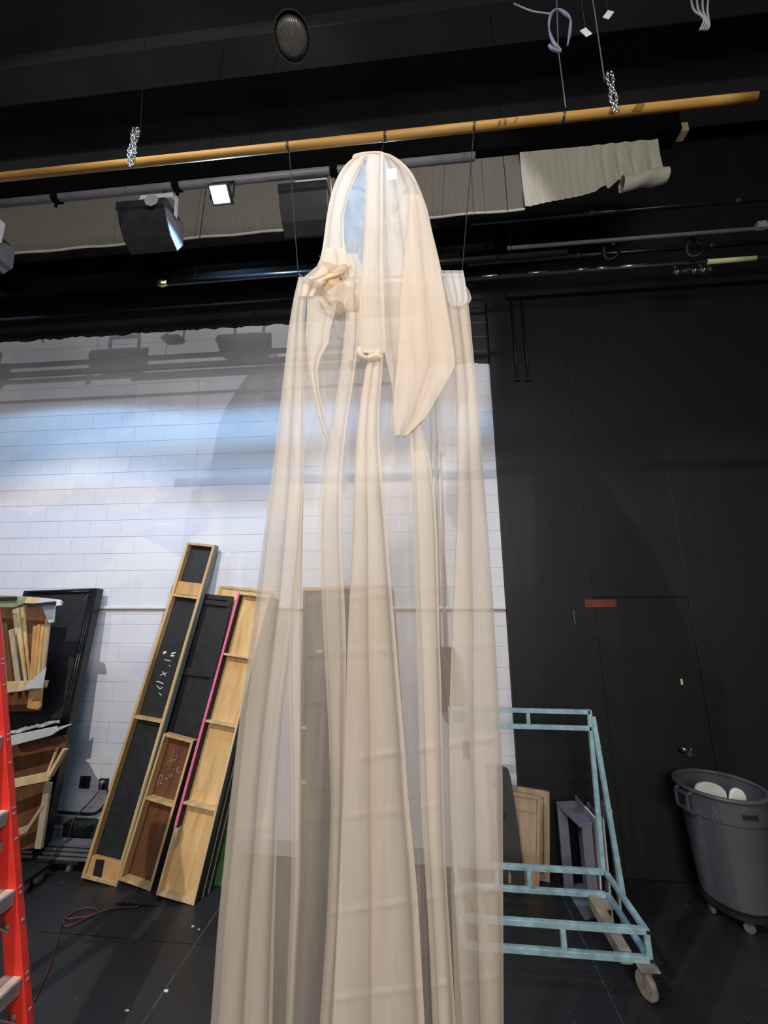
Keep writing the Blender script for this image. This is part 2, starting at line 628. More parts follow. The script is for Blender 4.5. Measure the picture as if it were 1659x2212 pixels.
# short bolt chain beside the plate
t = thing('hanging_chain', 'thin dull chain hanging beside the dark red plate', 'chain', PY(1239, 1318, WY - 0.055))
for k in range(8):
    bm = BM()
    tube(bm, [(math.cos(a) * 0.007 * (1 if k % 2 else 0.3), math.cos(a) * 0.007 * (0.3 if k % 2 else 1), math.sin(a) * 0.012 - k * 0.018) for a in np.linspace(0, 2 * PI, 9)[:-1]], 0.0028, 5, closed=True)
    obj('link', bm, M_steel, t)

bm = BM()
box(bm, (-7.7, -6.0, 0), (-7.5, 5.0, 9.0))
struct(obj('wall_left', bm, M_blackwall))
bm = BM()
box(bm, (6.5, -6.0, 0), (6.7, 5.0, 9.0))
struct(obj('wall_side', bm, M_blackwall))
bm = BM()
box(bm, (-7.5, -6.2, 0), (6.5, -6.0, 9.0))
struct(obj('wall_front', bm, M_blackwall))
bm = BM()
box(bm, (-7.7, -6.2, 8.6), (6.7, 5.0, 8.8))
ceil = struct(obj('ceiling', bm, M_ceil))
for k, y in enumerate((-3.6, -1.8, 0.0, 1.7, 3.0, 4.0)):
    bm = BM()
    box(bm, (-7.5, y - 0.09, 8.28), (6.5, y + 0.09, 8.6))
    box(bm, (-7.5, y - 0.16, 8.26), (6.5, y + 0.16, 8.28))
    obj('ceiling_beam', bm, M_ceil, ceil)

t = thing('light_flag', 'added black drape out of view behind the camera, keeping the work light off the upper wall', 'curtain', (-2.2, -0.9, 8.6))  # unseen drape added to cut the work light above the lower wall
bm = BM()
n = 90
va = []
for i in range(n + 1):
    x = -3.6 + 7.2 * i / n
    y = 0.05 * math.sin(i * 1.1)
    va.append((bm.verts.new((x, y, 0)), bm.verts.new((x, y, 7.08 - 8.6))))
for a, b in zip(va, va[1:]):
    bm.faces.new((a[0], b[0], b[1], a[1]))
obj('drape', bm, M_black, t, sm=True)

# pipe runs on the white wall
bm = BM()
pz = PY(300, 1313, WY - 0.03).z
tube(bm, [(-6.5, WY - 0.022, pz), (0.87, WY - 0.022, pz)], 0.02, 10)
struct(obj('trim_2', bm, M_whitepaint, sm=False))
t = thing('electrical_conduit', 'pair of grey vertical conduits on white wall behind the gown', 'conduit', PY(950, 1390, WY - 0.05))
o0 = t.location
for k, (px, py) in enumerate(((948, 1400), (962, 1400))):
    p = PY(px, py, WY - 0.03)
    bm = BM()
    tube(bm, [(p.x - o0.x, WY - 0.028 - o0.y, p.z - o0.z), (p.x - o0.x, WY - 0.028 - o0.y, 5.2 - o0.z)], 0.018, 10)
    obj('pipe', bm, M_whitepaint, t, sm=True)
t = thing('switch_box', 'grey metal electrical box at foot of the wall conduits', 'electrical box', PY(965, 1460, WY - 0.02))
a, b2 = PY(942, 1398, WY - 0.02), PY(985, 1530, WY - 0.02)
bm = BM()
box(bm, (a.x, WY - 0.14, b2.z), (b2.x, WY - 0.002, a.z))
bmesh.ops.transform(bm, matrix=Matrix.Translation(-t.location), verts=bm.verts[:])
obj('cabinet', bm, M_greyboard, t, bevel=0.006)
bm = BM()
box(bm, (b2.x - 0.01, WY - 0.155, b2.z + 0.2), (b2.x + 0.012, WY - 0.13, b2.z + 0.4))
bmesh.ops.transform(bm, matrix=Matrix.Translation(-t.location), verts=bm.verts[:])
obj('lever', bm, M_redsign, t, bevel=0.004)


def wall_plate(px0, py0, px1, py1, name, label, cat, m, plug=False):
    a, b = PY(px0, py1, WY - 0.012), PY(px1, py0, WY - 0.012)
    t = thing(name, label, cat, Vector(((a.x + b.x) / 2, WY - 0.008, (a.z + b.z) / 2)))
    w2, h2 = (b.x - a.x) / 2, (b.z - a.z) / 2
    bm = BM()
    box(bm, (-w2, -0.008, -h2), (w2, 0.006, h2))
    obj('cover', bm, m, t, bevel=0.004)
    for s in (-1, 1):
        bm = BM()
        lathe(bm, [(w2 * 0.42, 0), (w2 * 0.42, 0.004)], 14, Matrix.Translation((0, -0.008, s * h2 * 0.45)) @ Matrix.Rotation(PI / 2, 4, 'X'))
        obj('socket', bm, M_gloss, t)
    if plug:
        bm = BM()
        lathe(bm, [(0.022, 0), (0.022, 0.03), (0.012, 0.045)], 14, Matrix.Translation((0, -0.008, h2 * 0.4)) @ Matrix.Rotation(PI / 2, 4, 'X'))
        obj('plug', bm, M_steel, t)
    return t


wall_plate(170, 1677, 196, 1703, 'wall_socket', 'blank black square wall socket plate left of the plugged one', 'socket', M_blacktape)
wall_plate(212, 1682, 235, 1706, 'wall_socket', 'black wall socket with a plug beside the black-centred tall flat', 'socket', M_blacktape, True)
wall_plate(1000, 1600, 1013, 1638, 'wall_socket', 'rusty brown wall box seen through the right of the sheer gown', 'socket', M_redsign)

# ------------------------------------------------------------------ scenery flats
def frame_matrix(BLp, BRp, TLp):
    # a flat that also leans sideways: it stands on its lower right corner
    W = (BRp - BLp).length
    wv = TLp - BLp
    H = wv.length
    wv.normalize()
    u = (BRp - BLp)
    u = (u - wv * u.dot(wv)).normalized()
    O = BRp - u * W
    n = wv.cross(u)
    M = Matrix(((u.x, n.x, wv.x, O.x), (u.y, n.y, wv.y, O.y), (u.z, n.z, wv.z, O.z), (0, 0, 0, 1)))
    return M, W, H


def on_flat(M, px, py, y=0.0):         # local coordinates on a flat of the point seen at px,py
    Mi = M.inverted()
    o = Mi @ Vector((0, 0, CAMH))
    d = (Mi.to_3x3() @ ray(px, py))
    k = (y - o.y) / d.y
    p = o + d * k
    return p.x, p.z


def lbox(name, lo, hi, m, parent, bevel=0.002):
    bm = BM()
    box(bm, lo, hi)
    return obj(name, bm, m, parent, bevel=bevel)


def flat(name, label, BLp, BRp, TLp, depth, sw, rails, m_frame, m_panel, m_side=None, group=None, rail_m=None, bottom=True):
    """wooden scenery flat seen from behind: two stiles, rails at heights `rails`, and a sheet let in at the back"""
    M, W, H = frame_matrix(BLp, BRp, TLp)
    t = thing(name, label, 'flat', M, group)
    for x0 in (0, W - sw):
        lbox('stile', (x0, 0, 0), (x0 + sw, depth - 0.008, H), m_frame, t)
    lbox('sheet', (0.002, depth - 0.008, 0.002), (W - 0.002, depth, H - 0.002), m_panel, t, 0)
    for z in ([sw * 0.0] if bottom else []) + list(rails) + [H - sw]:
        lbox('rail', (sw, 0.002, z), (W - sw, depth - 0.008, z + sw), rail_m or m_frame, t)
    if m_side:
        lbox('edge_strip', (W, 0.006, 0), (W + 0.006, depth, H), m_side, t, 0)
    return t, M, W, H


def strokes(name, t, M, lines, m, y, wd=0.006):
    for ln in lines:
        bm = BM()
        P = [on_flat(M, a, b, y) for a, b in ln]
        for (x0, z0), (x1, z1) in zip(P, P[1:]):
            bar(bm, (x0, y - 0.0008, z0), (x1, y - 0.0008, z1), wd, 0.0016, (0, 1, 0))
        bmesh.ops.remove_doubles(bm, verts=bm.verts[:], dist=0.002)
        obj(name, bm, m, t)


# tall narrow flat, chalked 1' x 12'
BLp, BRp, TLp = PZ(171, 1909, 0), PZ(250, 1916, 0), PY(402, 1178, 4.30)
M, W, H = frame_matrix(BLp, BRp, TLp)
zr = [on_flat(M, 290, 1552)[1], on_flat(M, 400, 1291)[1]]
t, M, W, H = flat('scenery_flat', 'tallest narrow black-backed flat with pine frame and chalked size, on the white wall', BLp, BRp, TLp, 0.075, 0.028, zr, M_pine, M_blackpanel, M_greyedge)
z_a, z_b = on_flat(M, 400, 1284)[1], on_flat(M, 410, 1257)[1]
lbox('plywood_gusset', (0.028, 0.03, z_a), (W - 0.028, 0.066, z_b), M_plybase, t)
z_b = on_flat(M, 230, 1859)[1]
lbox('plywood_base', (0.004, 0.018, 0.02), (W - 0.03, 0.06, z_b), M_plybase, t)
x0, z0 = on_flat(M, 199, 1890, 0.02)
x1, z1 = on_flat(M, 224, 1850, 0.02)
bm = BM()
q = [on_flat(M, a, b, 0.016) for a, b in ((199, 1894), (219, 1896), (226, 1858), (208, 1856))]
extrude_poly(bm, [(x, 0.0155, z) for x, z in q], (0, 0.0025, 0))
obj('tape_patch', bm, M_blacktape, t)
for py in (1272, 1335):
    x0, z0 = on_flat(M, 366 if py == 1272 else 352, py)
    lbox('hinge', (-0.012, 0.01, z0 - 0.05), (0.0, 0.05, z0 + 0.05), M_darkmetal, t)
K = lambda x, y: (340 + x / 13.825, 1380 + y / 13.825)
strokes('chalk_stroke', t, M, [[K(215, 620), K(400, 665)], [K(345, 790), K(390, 820)], [K(150, 970), K(250, 1110)], [K(75, 1090), K(290, 1010)],
        [K(-20, 1270), K(60, 1285), K(185, 1345)], [K(-20, 1395), K(20, 1430), K(75, 1495), K(120, 1470), K(150, 1430)], [K(50, 1620), K(130, 1690)]], M_chalk, 0.066, 0.007)
strokes('chalk_stroke', t, M, [[K(175, 400), K(280, 390), K(185, 445), K(230, 400)], [K(420, 445), K(545, 405)], [K(395, 500), K(500, 510)]], M_chalk, 0.066, 0.014)

# small brown flat in front
BLp, BRp, TLp = PZ(251, 1917, 0), PZ(324, 1926, 0), PY(350, 1597, 3.98)
M, W, H = frame_matrix(BLp, BRp, TLp)
t, M, W, H = flat('scenery_flat', 'short brown hardboard flat with faint chalk figures, leaning between two taller flats', BLp, BRp, TLp, 0.09, 0.022, [on_flat(M, 340, 1735)[1]], M_pine, M_brown, M_black)
K = lambda x, y: (230 + x / 8.295, 1580 + y / 8.295)
strokes('chalk_stroke', t, M, [[K(965, 770), K(910, 965)], [K(960, 800), K(1005, 770), K(1010, 840), K(960, 935), K(1005, 935)], [K(1055, 830), K(1095, 865)], [K(1060, 870), K(1090, 825)],
        [K(1120, 780), K(1130, 805), K(1165, 790)], [K(1170, 735), K(1175, 830)], [K(1195, 665), K(1210, 695)], [K(1300, 640), K(1260, 670), K(1265, 720), K(1310, 745)]], M_chalkdim, 0.081, 0.006)
strokes('chalk_stroke', t, M, [[K(1215, 330), K(1150, 500)], [K(1240, 430), K(1290, 430)], [K(1130, 530), K(1250, 490), K(1215, 530)], [K(1060, 600), K(1160, 510)]], M_chalkdim, 0.081, 0.004)

# black flat between
BLp, BRp, TLp = PZ(268, 1889, 0), PZ(349, 1897, 0), PY(428, 1289, 4.33)
M, W, H = frame_matrix(BLp, BRp, TLp)
TRx = on_flat(M, 505, 1291)[0]
BRp = BLp + (BRp - BLp).normalized() * max(W, TRx - 0.01)
t, M, W, H = flat('scenery_flat', 'all-black flat with flat cross boards, behind the short brown flat', BLp, BRp, TLp, 0.03, 0.05, [], M_blackpanel, M_blackpanel)
for pa, pb in ((1461, 1446), (1304, 1294)):
    za, zb = on_flat(M, 430, pa)[1], on_flat(M, 430, pb)[1]
    lbox('cross_board', (0.0, -0.012, za), (W - 0.01, 0.01, zb), M_blackpanel, t, 0.003)

# lauan flat with pink edge
BLp, BRp, TLp = PZ(333, 1948, 0), PZ(418, 1957, 0), PY(513, 1288, 4.10)
M, W, H = frame_matrix(BLp, BRp, TLp)
t, M, W, H = flat('scenery_flat', 'light lauan flat with bright pink painted edge, front of the leaning stack', BLp, BRp, TLp, 0.085, 0.02,
                  [on_flat(M, 490, 1416)[1], on_flat(M, 470, 1565)[1], on_flat(M, 420, 1743)[1]], M_pinelight, M_ply, M_dkgreen)
zp = on_flat(M, 385, 1790)[1]
lbox('pink_edge', (-0.004, -0.004, zp), (0.020, 0.02, H), M_pink, t, 0.002)['label'] = 'bright pink painted edge'
lbox('black_lining', (0.0205, 0.004, zp), (0.026, 0.072, H - 0.03), M_blacktape, t, 0)
z0 = on_flat(M, 378, 1832)[1]
lbox('wood_block', (0.02, -0.006, z0), (0.045, 0.045, zp), M_tan, t, 0.003)
for k, (dx, dy, cap) in enumerate(((0.02, 0.095, 'dark green flat with cream edge line directly behind the pink-edged flat'),
                                   (0.04, 0.155, 'dark green flat third in the stack behind the pink-edged flat'))):
    b0 = M @ Vector((dx, dy, 0))
    b0.z = 0
    b1 = M @ Vector((W + dx, dy, 0))
    b1.z = 0
    t1 = M @ Vector((dx, dy, H * 0.985))
    flat('scenery_flat', cap, b0, b1, t1, 0.05, 0.03, [H * 0.5], M_dkgreen, M_dkgreen, None)
    Mx, Wx, Hx = frame_matrix(b0, b1, t1)
    lbox('edge_line', (Wx, -0.004, 0.0), (Wx + 0.003, 0.004, Hx), M_pinelight, [o for o in C.objects if o.get('label') == cap][0], 0)
# flat behind, only the top shows
b0, b1 = PZ(336, 1866, 0), PZ(476, 1878, 0)
flat('scenery_flat', 'wide pine-framed flat whose top rail shows above the pink-edged one', b0, b1, PY(471, 1277, 4.383), 0.022, 0.03, [1.2], M_pine, M_ply)
# green painted board
b0, b1 = PZ(462, 1912, 0), PZ(486, 1915, 0)
t = thing('green_board', 'bright green painted board on edge beside the stack of flats', 'board', frame_matrix(b0, b1, PY(496, 1640, 4.15))[0])
Mg, Wg, Hg = frame_matrix(b0, b1, PY(496, 1640, 4.15))
lbox('face', (0, 0, 0), (Wg, 0.02, Hg), M_green, t, 0.003)
lbox('batten_strip', (Wg * 0.2, 0.02, 0.1), (Wg * 0.8, 0.04, Hg - 0.1), M_green, t, 0.003)

# black picture-frame flat at the far left
BLp, BRp, TLp = PZ(-112, 1870, 0), PZ(78, 1886, 0), PY(52, 1271, 4.25)
M, W, H = frame_matrix(BLp, BRp, TLp)
TRx = on_flat(M, 208, 1271)[0]
W = max(W, TRx)
t = thing('framed_panel', 'big black panel with a glossy moulded black frame, leaning left of the sockets', 'panel', M)
lbox('panel', (0.03, 0.02, 0.03), (W - 0.03, 0.04, H - 0.03), M_blackpanel, t, 0)
for (lo, hi, nm) in (((0, 0, 0), (0.09, 0.10, H), 'frame_side'), ((W - 0.09, 0, 0), (W, 0.10, H), 'frame_side'), ((0.09, 0, 0), (W - 0.09, 0.10, 0.09), 'frame_end'), ((0.09, 0, H - 0.05), (W - 0.09, 0.10, H), 'frame_end')):
    o = lbox(nm, lo, hi, M_gloss, t, 0.008)
    bmm = BM()
    vert = nm == 'frame_side'
    for s in (0.35, 0.65):
        if vert:
            xx = lo[0] + (hi[0] - lo[0]) * s
            tube(bmm, [(xx, -0.002, 0.02), (xx, -0.002, H - 0.02)], 0.009, 8)
        else:
            zz = lo[2] + (hi[2] - lo[2]) * s
            tube(bmm, [(lo[0], -0.002, zz), (hi[0], -0.002, zz)], 0.007, 8)
    obj('moulding_ridge', bmm, M_gloss, o, sm=True)
for sx in (0.1, W - 0.1):
    bm = BM()
    dx = 0.05 if sx < W / 2 else -0.05
    bar(bm, (sx, 0.012, H - 0.06), (sx + dx * 0.9, 0.012, H - 0.13), 0.012, 0.004, (0, 1, 0))
    obj('corner_iron', bm, M_steel, t)

# dark grey board seen through the gown, and the small leaning frames on the right
b0, b1 = PZ(642, 1885, 0), PZ(868, 1898, 0)
t, M, W, H = flat('grey_board', 'tall dark grey board with a wooden top edge, seen through the gown', b0, b1, PY(655, 1263, 4.33), 0.05, 0.03, [0.7, 1.45, 1.9], M_greyboard, M_greyboard)
lbox('top_edge', (0, -0.004, H - 0.03), (W * 0.55, 0.03, H + 0.004), M_plybase, t, 0.002)
for px, py in ((690, 1407), (655, 1690), (655, 1572)):
    x0, z0 = on_flat(M, px, py)
    lbox('metal_clip', (x0 - 0.03, -0.006, z0 - 0.012), (x0 + 0.03, 0.004, z0 + 0.012), M_pinelight, t, 0.002)
b0, b1 = PZ(1080, 1915, 0), PZ(1136, 1920, 0)
t = thing('leaning_panel', 'dark leaning board with rounded top at the right edge of the gown', 'panel', frame_matrix(b0, b1, PY(1082, 1662, 4.2))[0])
Mg, Wg, Hg = frame_matrix(b0, b1, PY(1082, 1662, 4.2))
Tw = on_flat(Mg, 1098, 1664)[0]
bm = BM()
extrude_poly(bm, [(-0.03, 0, 0), (Wg, 0, 0), (Wg * 0.72, 0, Hg * 0.5), (Tw + 0.02, 0, Hg * 0.93), (Tw, 0, Hg * 0.99), (Tw - 0.03, 0, Hg), (-0.03, 0, Hg)], (0, 0.03, 0))
obj('face', bm, M_greyboard, t, bevel=0.006)
bm = BM()
extrude_poly(bm, [(-0.02, -0.012, Hg * 0.55), (Tw - 0.02, -0.012, Hg * 0.55), (Tw - 0.03, -0.012, Hg * 0.62), (-0.02, -0.012, Hg * 0.62)], (0, 0.013, 0))
obj('cross_strip', bm, M_darkmetal, t, bevel=0.003)
b0, b1 = PZ(1100, 1902, 0), PZ(1188, 1907, 0)
t, M, W, H = flat('wood_frame', 'taller pale wooden frame leaning on the black wall behind the shorter one', b0, b1, PY(1104, 1708, 4.32), 0.04, 0.05, [], M_framewood, M_framewood)
b0, b1 = PZ(1098, 1917, 0), PZ(1165, 1921, 0)
t, M, W, H = flat('wood_frame', 'shorter pale wooden frame with a darker top board, nearest the blue cart', b0, b1, PY(1104, 1719, 4.2), 0.04, 0.025, [], M_framewood, M_framewood)
lbox('top_board', (0.03, 0.02, H - 0.14), (W - 0.03, 0.034, H - 0.03), M_framewood, t, 0.002)

# stacked green platforms and the metal channel on a dolly, far left
pA, pB = PY(98, 1760, 4.05), PY(222, 1760, 4.05)
for k in range(4):
    t = thing('stage_platform', ('bottom dark green platform of the stack under the sockets', 'second dark green platform from the bottom of the stack under the sockets',
                                 'third dark green platform from the bottom of the stack under the sockets', 'top dark green platform of the stack, lit along its upper face')[k], 'platform',
              Vector((pA.x, 4.27, 0.004 + k * 0.062)), 'dark green platforms stacked against the white wall')
    dx = random.uniform(-0.02, 0.02)
    lbox('deck', (dx, 0, 0.044), (pB.x - pA.x + dx, 0.12, 0.057), M_dkgreen, t, 0.002)
    lbox('front_rail', (dx, 0.004, 0), (pB.x - pA.x + dx, 0.03, 0.044), M_dkgreen, t, 0.002)
    lbox('side_rail', (dx, 0.03, 0), (dx + 0.03, 0.12, 0.044), M_dkgreen, t, 0.002)
pA = PZ(48, 1852, 0.12)
t0 = thing('wheeled_dolly', 'low black dolly with a grey caster under the steel channels', 'dolly', Vector((pA.x, pA.y, 0)))
lbox('deck', (-0.35, 0, 0.085), (0.55, 0.26, 0.105), M_black, t0, 0.003)
for cx, cy in ((0.02, 0.03), (0.45, 0.05), (0.02, 0.22), (0.45, 0.22)):
    bm = BM()
    lathe(bm, [(0.01, -0.016), (0.03, -0.016), (0.036, -0.01), (0.036, 0.01), (0.03, 0.016), (0.01, 0.016)], 16, Matrix.Translation((cx, cy, 0.037)) @ Matrix.Rotation(PI / 2, 4, 'Y'))
    cw = obj('caster', bm, M_greymetal, t0, sm=True)
    bm = BM()
    box(bm, (cx - 0.024, cy - 0.02, 0.062), (cx + 0.024, cy + 0.02, 0.086))
    obj('caster_fork', bm, M_steel, cw)
for k in range(4):
    bm = BM()
    z = 0.106 + k * 0.022
    y = pA.y + 0.02 + k * 0.025
    box(bm, (pA.x - 0.3, y, z), (pA.x + 0.62, y + 0.1, z + 0.006))
    box(bm, (pA.x - 0.3, y, z + 0.006), (pA.x + 0.62, y + 0.005, z + 0.0205))
    box(bm, (pA.x - 0.3, y + 0.095, z + 0.006), (pA.x + 0.62, y + 0.1, z + 0.0205))
    tag(obj('steel_channel', bm, M_greymetal), ('lowest grey steel channel on the dolly', 'second lowest grey steel channel on the dolly', 'second highest grey steel channel on the dolly', 'uppermost grey steel channel on the dolly')[k], 'channel', 'steel channels on the low dolly')

# cords
sock = PY(224, 1690, WY - 0.05)
pts = [sock, PY(205, 1720, 4.2), PY(170, 1757, 4.24), PY(158, 1772, 4.22), PY(150, 1800, 4.2), PY(145, 1826, 4.17), PY(147, 1846, 4.14), PZ(142, 1885, 0.012)]
bm = BM()
tube(bm, smooth(pts, 8), 0.007, 6)
tag(obj('extension_cord', bm, M_redcord, sm=True), 'thin dark red cord running from the wall socket down over the green platforms', 'cord')
t = thing('power_tap', 'dull orange multi-outlet tap hanging on the cord before the green platforms', 'power tap', PY(145, 1832, 4.17))
bm = BM()
box(bm, (-0.05, -0.03, -0.02), (0.02, 0.02, 0.055))
box(bm, (-0.04, -0.035, -0.05), (0.11, 0.015, -0.015))
obj('body', bm, M_orange, t, bevel=0.006)
for x in (-0.055, 0.105):
    bm = BM()
    lathe(bm, [(0.013, 0), (0.013, 0.025), (0.009, 0.03)], 12, Matrix.Translation((x, -0.01, -0.03 if x > 0 else 0.05)) @ Matrix.Rotation(PI / 2, 4, 'Y'))
    obj('socket', bm, M_tagwhite, t)
bm = BM()
cz = 0.008
loop = [PZ(*p, cz) for p in ((75, 2160), (110, 2080), (135, 1990), (150, 1985), (185, 1980), (208, 1970), (205, 1963), (185, 1961), (165, 1968), (146, 1980), (138, 1992), (150, 2000), (230, 1965), (300, 1958))]
tube(bm, smooth(loop, 8), 0.006, 6)
tag(obj('cord_loop', bm, M_redcord, sm=True), 'dark red cord looped once on the black floor before the tall flats', 'cord')
bm = BM()
ct = smooth([PY(235, 1706, WY - 0.03), PY(228, 1735, WY - 0.03), PY(205, 1757, WY - 0.03), PY(160, 1757, WY - 0.03), PY(100, 1752, WY - 0.03)], 8)
tube(bm, ct, 0.014, 8)
tag(obj('wall_cable', bm, M_black_cable, sm=True), 'thick black cable curving along the wall under the plugged socket', 'cable')
# floor mat and scraps
t = thing('floor_vent', 'flat black perforated plate on the floor at the foot of the brown flat', 'floor plate', PZ(296, 1944, 0.0))
bm = BM()
extrude_poly(bm, [PZ(*p, 0.003) - t.location for p in ((248, 1950), (345, 1957), (338, 1935), (268, 1930))], (0, 0, 0.006))
obj('plate', bm, M_darkmetal, t, bevel=0.002)
for k in range(6):
    p = PZ(260 + k * 14, 1951 + k * 0.8, 0.0095) - t.location
    bm = BM()
    box(bm, (p.x - 0.018, p.y - 0.007, p.z - 0.002), (p.x + 0.018, p.y + 0.007, p.z + 0.001))
    obj('slot', bm, M_blacktape, t)


def scrap(px, py, s, label):
    p = PZ(px, py, 0)
    bm = BM()
    vs = []
    for k in range(7):
        a = 2 * PI * k / 7
        r = s * random.uniform(0.5, 1.1)
        vs.append((p.x + math.cos(a) * r * 1.5, p.y + math.sin(a) * r * 0.7, 0.001))
    extrude_poly(bm, vs, (0, 0, 0.003))
    tag(obj('paper_scrap', bm, M_paper), label, 'scrap')


scrap(274, 2184, 0.010, 'small white scrap alone near the bottom edge, left of the floor seam')
scrap(416, 2002, 0.010, 'white scrap on the floor in front of the lauan flat')
scrap(430, 2008, 0.007, 'tiny pale scrap just right of the scrap before the lauan flat')
scrap(358, 2141, 0.016, 'pale scuffed scrap lying across the left floor seam')

# ------------------------------------------------------------------ lumber rack on the far left
RY = 3.75
t = thing('lumber_rack', 'wheeled lumber rack with painted top rail, grey shelf and plywood bin', 'rack', Vector((PY(70, 1800, RY).x, RY, 0)))
ro = t.location.copy()


def rbar(name, a, b, Ya, Yb, wd, ht, m, up=(0, 0, 1)):
    bm = BM()
    bar(bm, PY(*a, Ya) - ro, PY(*b, Yb) - ro, wd, ht, up)
    return obj(name, bm, m, t, bevel=0.003)


def rpoly(name, pts, Y, dy, m):
    bm = BM()
    extrude_poly(bm, [PY(a, b, Y) - ro for a, b in pts], (0, dy, 0))
    return obj(name, bm, m, t, bevel=0.003)


rpoly('top_rail', [(-40, 1283), (58, 1289), (52, 1303), (30, 1312), (-40, 1312)], RY - 0.08, 0.03, M_sage)
rpoly('top_rail', [(58, 1289), (82, 1291), (85, 1304), (52, 1303)], RY - 0.08, 0.03, M_pinelight)
rpoly('top_rail', [(82, 1291), (124, 1295), (131, 1299), (129, 1308), (120, 1309), (85, 1304)], RY - 0.08, 0.03, M_yoke)
rbar('round_arm', (62, 1308), (124, 1302), RY - 0.10, RY - 0.10, 0.035, 0.03, M_darkmetal)
rbar('round_arm', (-10, 1293), (34, 1292), RY - 0.10, RY - 0.10, 0.03, 0.03, M_darkmetal)
rpoly('end_cap', [(119, 1297), (128, 1297), (129, 1308), (120, 1309)], RY - 0.11, 0.02, M_whiteedge)
rpoly('back_sheet', [(-60, 1300), (112, 1310), (86, 1536), (-60, 1540)], RY + 0.2, 0.02, M_brown)
rpoly('side_plate', [(88, 1305), (118, 1308), (114, 1345), (104, 1345)], RY + 0.02, 0.02, M_yoke)
rpoly('front_rail', [(-40, 1476), (60, 1471), (100, 1470), (96, 1486), (15, 1497), (-40, 1499)], RY - 0.06, 0.03, M_pinelight)
rpoly('gusset_plate', [(47, 1489), (100, 1440), (92, 1487)], RY - 0.10, 0.006, M_yoke)
rpoly('lower_board', [(62, 1488), (90, 1487), (86, 1528), (80, 1533), (58, 1530)], RY + 0.02, 0.02, M_plybase)
rpoly('shelf_rail', [(-40, 1600), (20, 1590), (118, 1570), (122, 1580), (112, 1588), (106, 1590), (22, 1612), (-40, 1626)], RY - 0.12, 0.03, M_yoke)
rpoly('shelf_bracket', [(118, 1573), (149, 1565), (150, 1567), (120, 1581)], RY - 0.06, 0.03, M_yoke)
rpoly('bin_side', [(22, 1612), (140, 1588), (148, 1614), (112, 1672), (35, 1692), (25, 1690)], RY + 0.10, 0.02, M_brown)
rbar('bin_rim', (-20, 1702), (108, 1676), RY - 0.12, RY - 0.05, 0.03, 0.07, M_pinelight)
rbar('bin_rim', (108, 1677), (142, 1617), RY - 0.06, RY - 0.02, 0.03, 0.05, M_pinelight, (0, 1, 0))
rbar('bin_rim', (104, 1668), (125, 1615), RY - 0.02, RY + 0.04, 0.02, 0.02, M_pinelight, (0, 1, 0))
rpoly('lower_panel', [(-40, 1720), (100, 1690), (86, 1830), (-40, 1850)], RY + 0.10, 0.02, M_brown)
rbar('corner_post', (105, 1690), (84, 1832), RY + 0.04, RY + 0.04, 0.06, 0.03, M_tan, (0, 1, 0))
rbar('lower_rim', (-20, 1818), (60, 1790), RY - 0.02, RY + 0.02, 0.03, 0.055, M_framewood)
rbar('lower_rim', (58, 1795), (98, 1735), RY + 0.02, RY + 0.04, 0.03, 0.04, M_framewood, (0, 1, 0))
lbox('base_plate', (-0.35, -0.10, 0.10), (0.10, 0.13, 0.13), M_black, t)
for cx in (-0.25, 0.05):
    for cy in (-0.05, 0.09):
        bm = BM()
        lathe(bm, [(0.01, -0.018), (0.042, -0.018), (0.05, -0.01), (0.05, 0.01), (0.042, 0.018), (0.01, 0.018)], 16, Matrix.Translation((cx, cy, 0.05)) @ Matrix.Rotation(PI / 2, 4, 'Y'))
        obj('caster', bm, M_greymetal, t, sm=True)
bm = BM()
P = [PY(22, 1590, RY - 0.05), PY(60, 1578, RY), PY(118, 1565, RY + 0.02), PY(130, 1562, RY + 0.1), PY(70, 1572, RY + 0.2), PY(20, 1578, RY + 0.2)]
g = 10
vv = []
for i in range(g):
    row = []
    for j in range(g):
        u, v = i / (g - 1), j / (g - 1)
        p = PY(18 + 110 * u, 1590 - 24 * u, RY - 0.08).lerp(PY(18 + 110 * u, 1583 - 23 * u, RY + 0.2), v)
        p.z += random.uniform(0.004, 0.035)
        row.append(bm.verts.new(p))
    vv.append(row)
for i in range(g - 1):
    for j in range(g - 1):
        bm.faces.new((vv[i][j], vv[i + 1][j], vv[i + 1][j + 1], vv[i][j + 1]))
tag(obj('plastic_sheet', bm, M_plastic), 'crumpled grey plastic sheet on the grey shelf of the lumber rack', 'plastic sheet')
boards = [((10, 1475), (-4, 1330), .05, M_tan, 3.83, 'leftmost dull brown board standing in the lumber rack'),
          ((24, 1478), (10, 1345), .035, M_brown, 3.81, 'dark reddish board second from the left in the lumber rack'),
          ((40, 1478), (24, 1360), .04, M_tan, 3.79, 'greyish board slanting left beside the red-brown one in the rack'),
          ((52, 1476), (34, 1315), .06, M_pinelight, 3.87, 'widest pale board slanting left in the middle of the rack'),
          ((62, 1476), (48, 1312), .045, M_pine, 3.91, 'long tan board leaning behind the widest pale board'),
          ((68, 1474), (76, 1352), .03, M_plybase, 3.79, 'first of the three slim orange boards at right in the rack'),
          ((75, 1472), (85, 1349), .03, M_plybase, 3.80, 'middle one of the slim orange boards at right in the rack'),
          ((82, 1470), (94, 1349), .03, M_pine, 3.81, 'last of the slim orange boards, next to the grey-green one'),
          ((90, 1468), (105, 1330), .045, M_framewood, 3.83, 'pale greyish board at the right end of the lumber rack')]
for a, b, wd, m, Y, lab in boards:
    bm = BM()
    bar(bm, PY(*a, Y), PY(*b, Y + 0.03), wd, 0.02, (0, 1, 0))
    tag(obj('lumber_board', bm, m, bevel=0.002), lab, 'board', 'boards standing in the lumber rack')

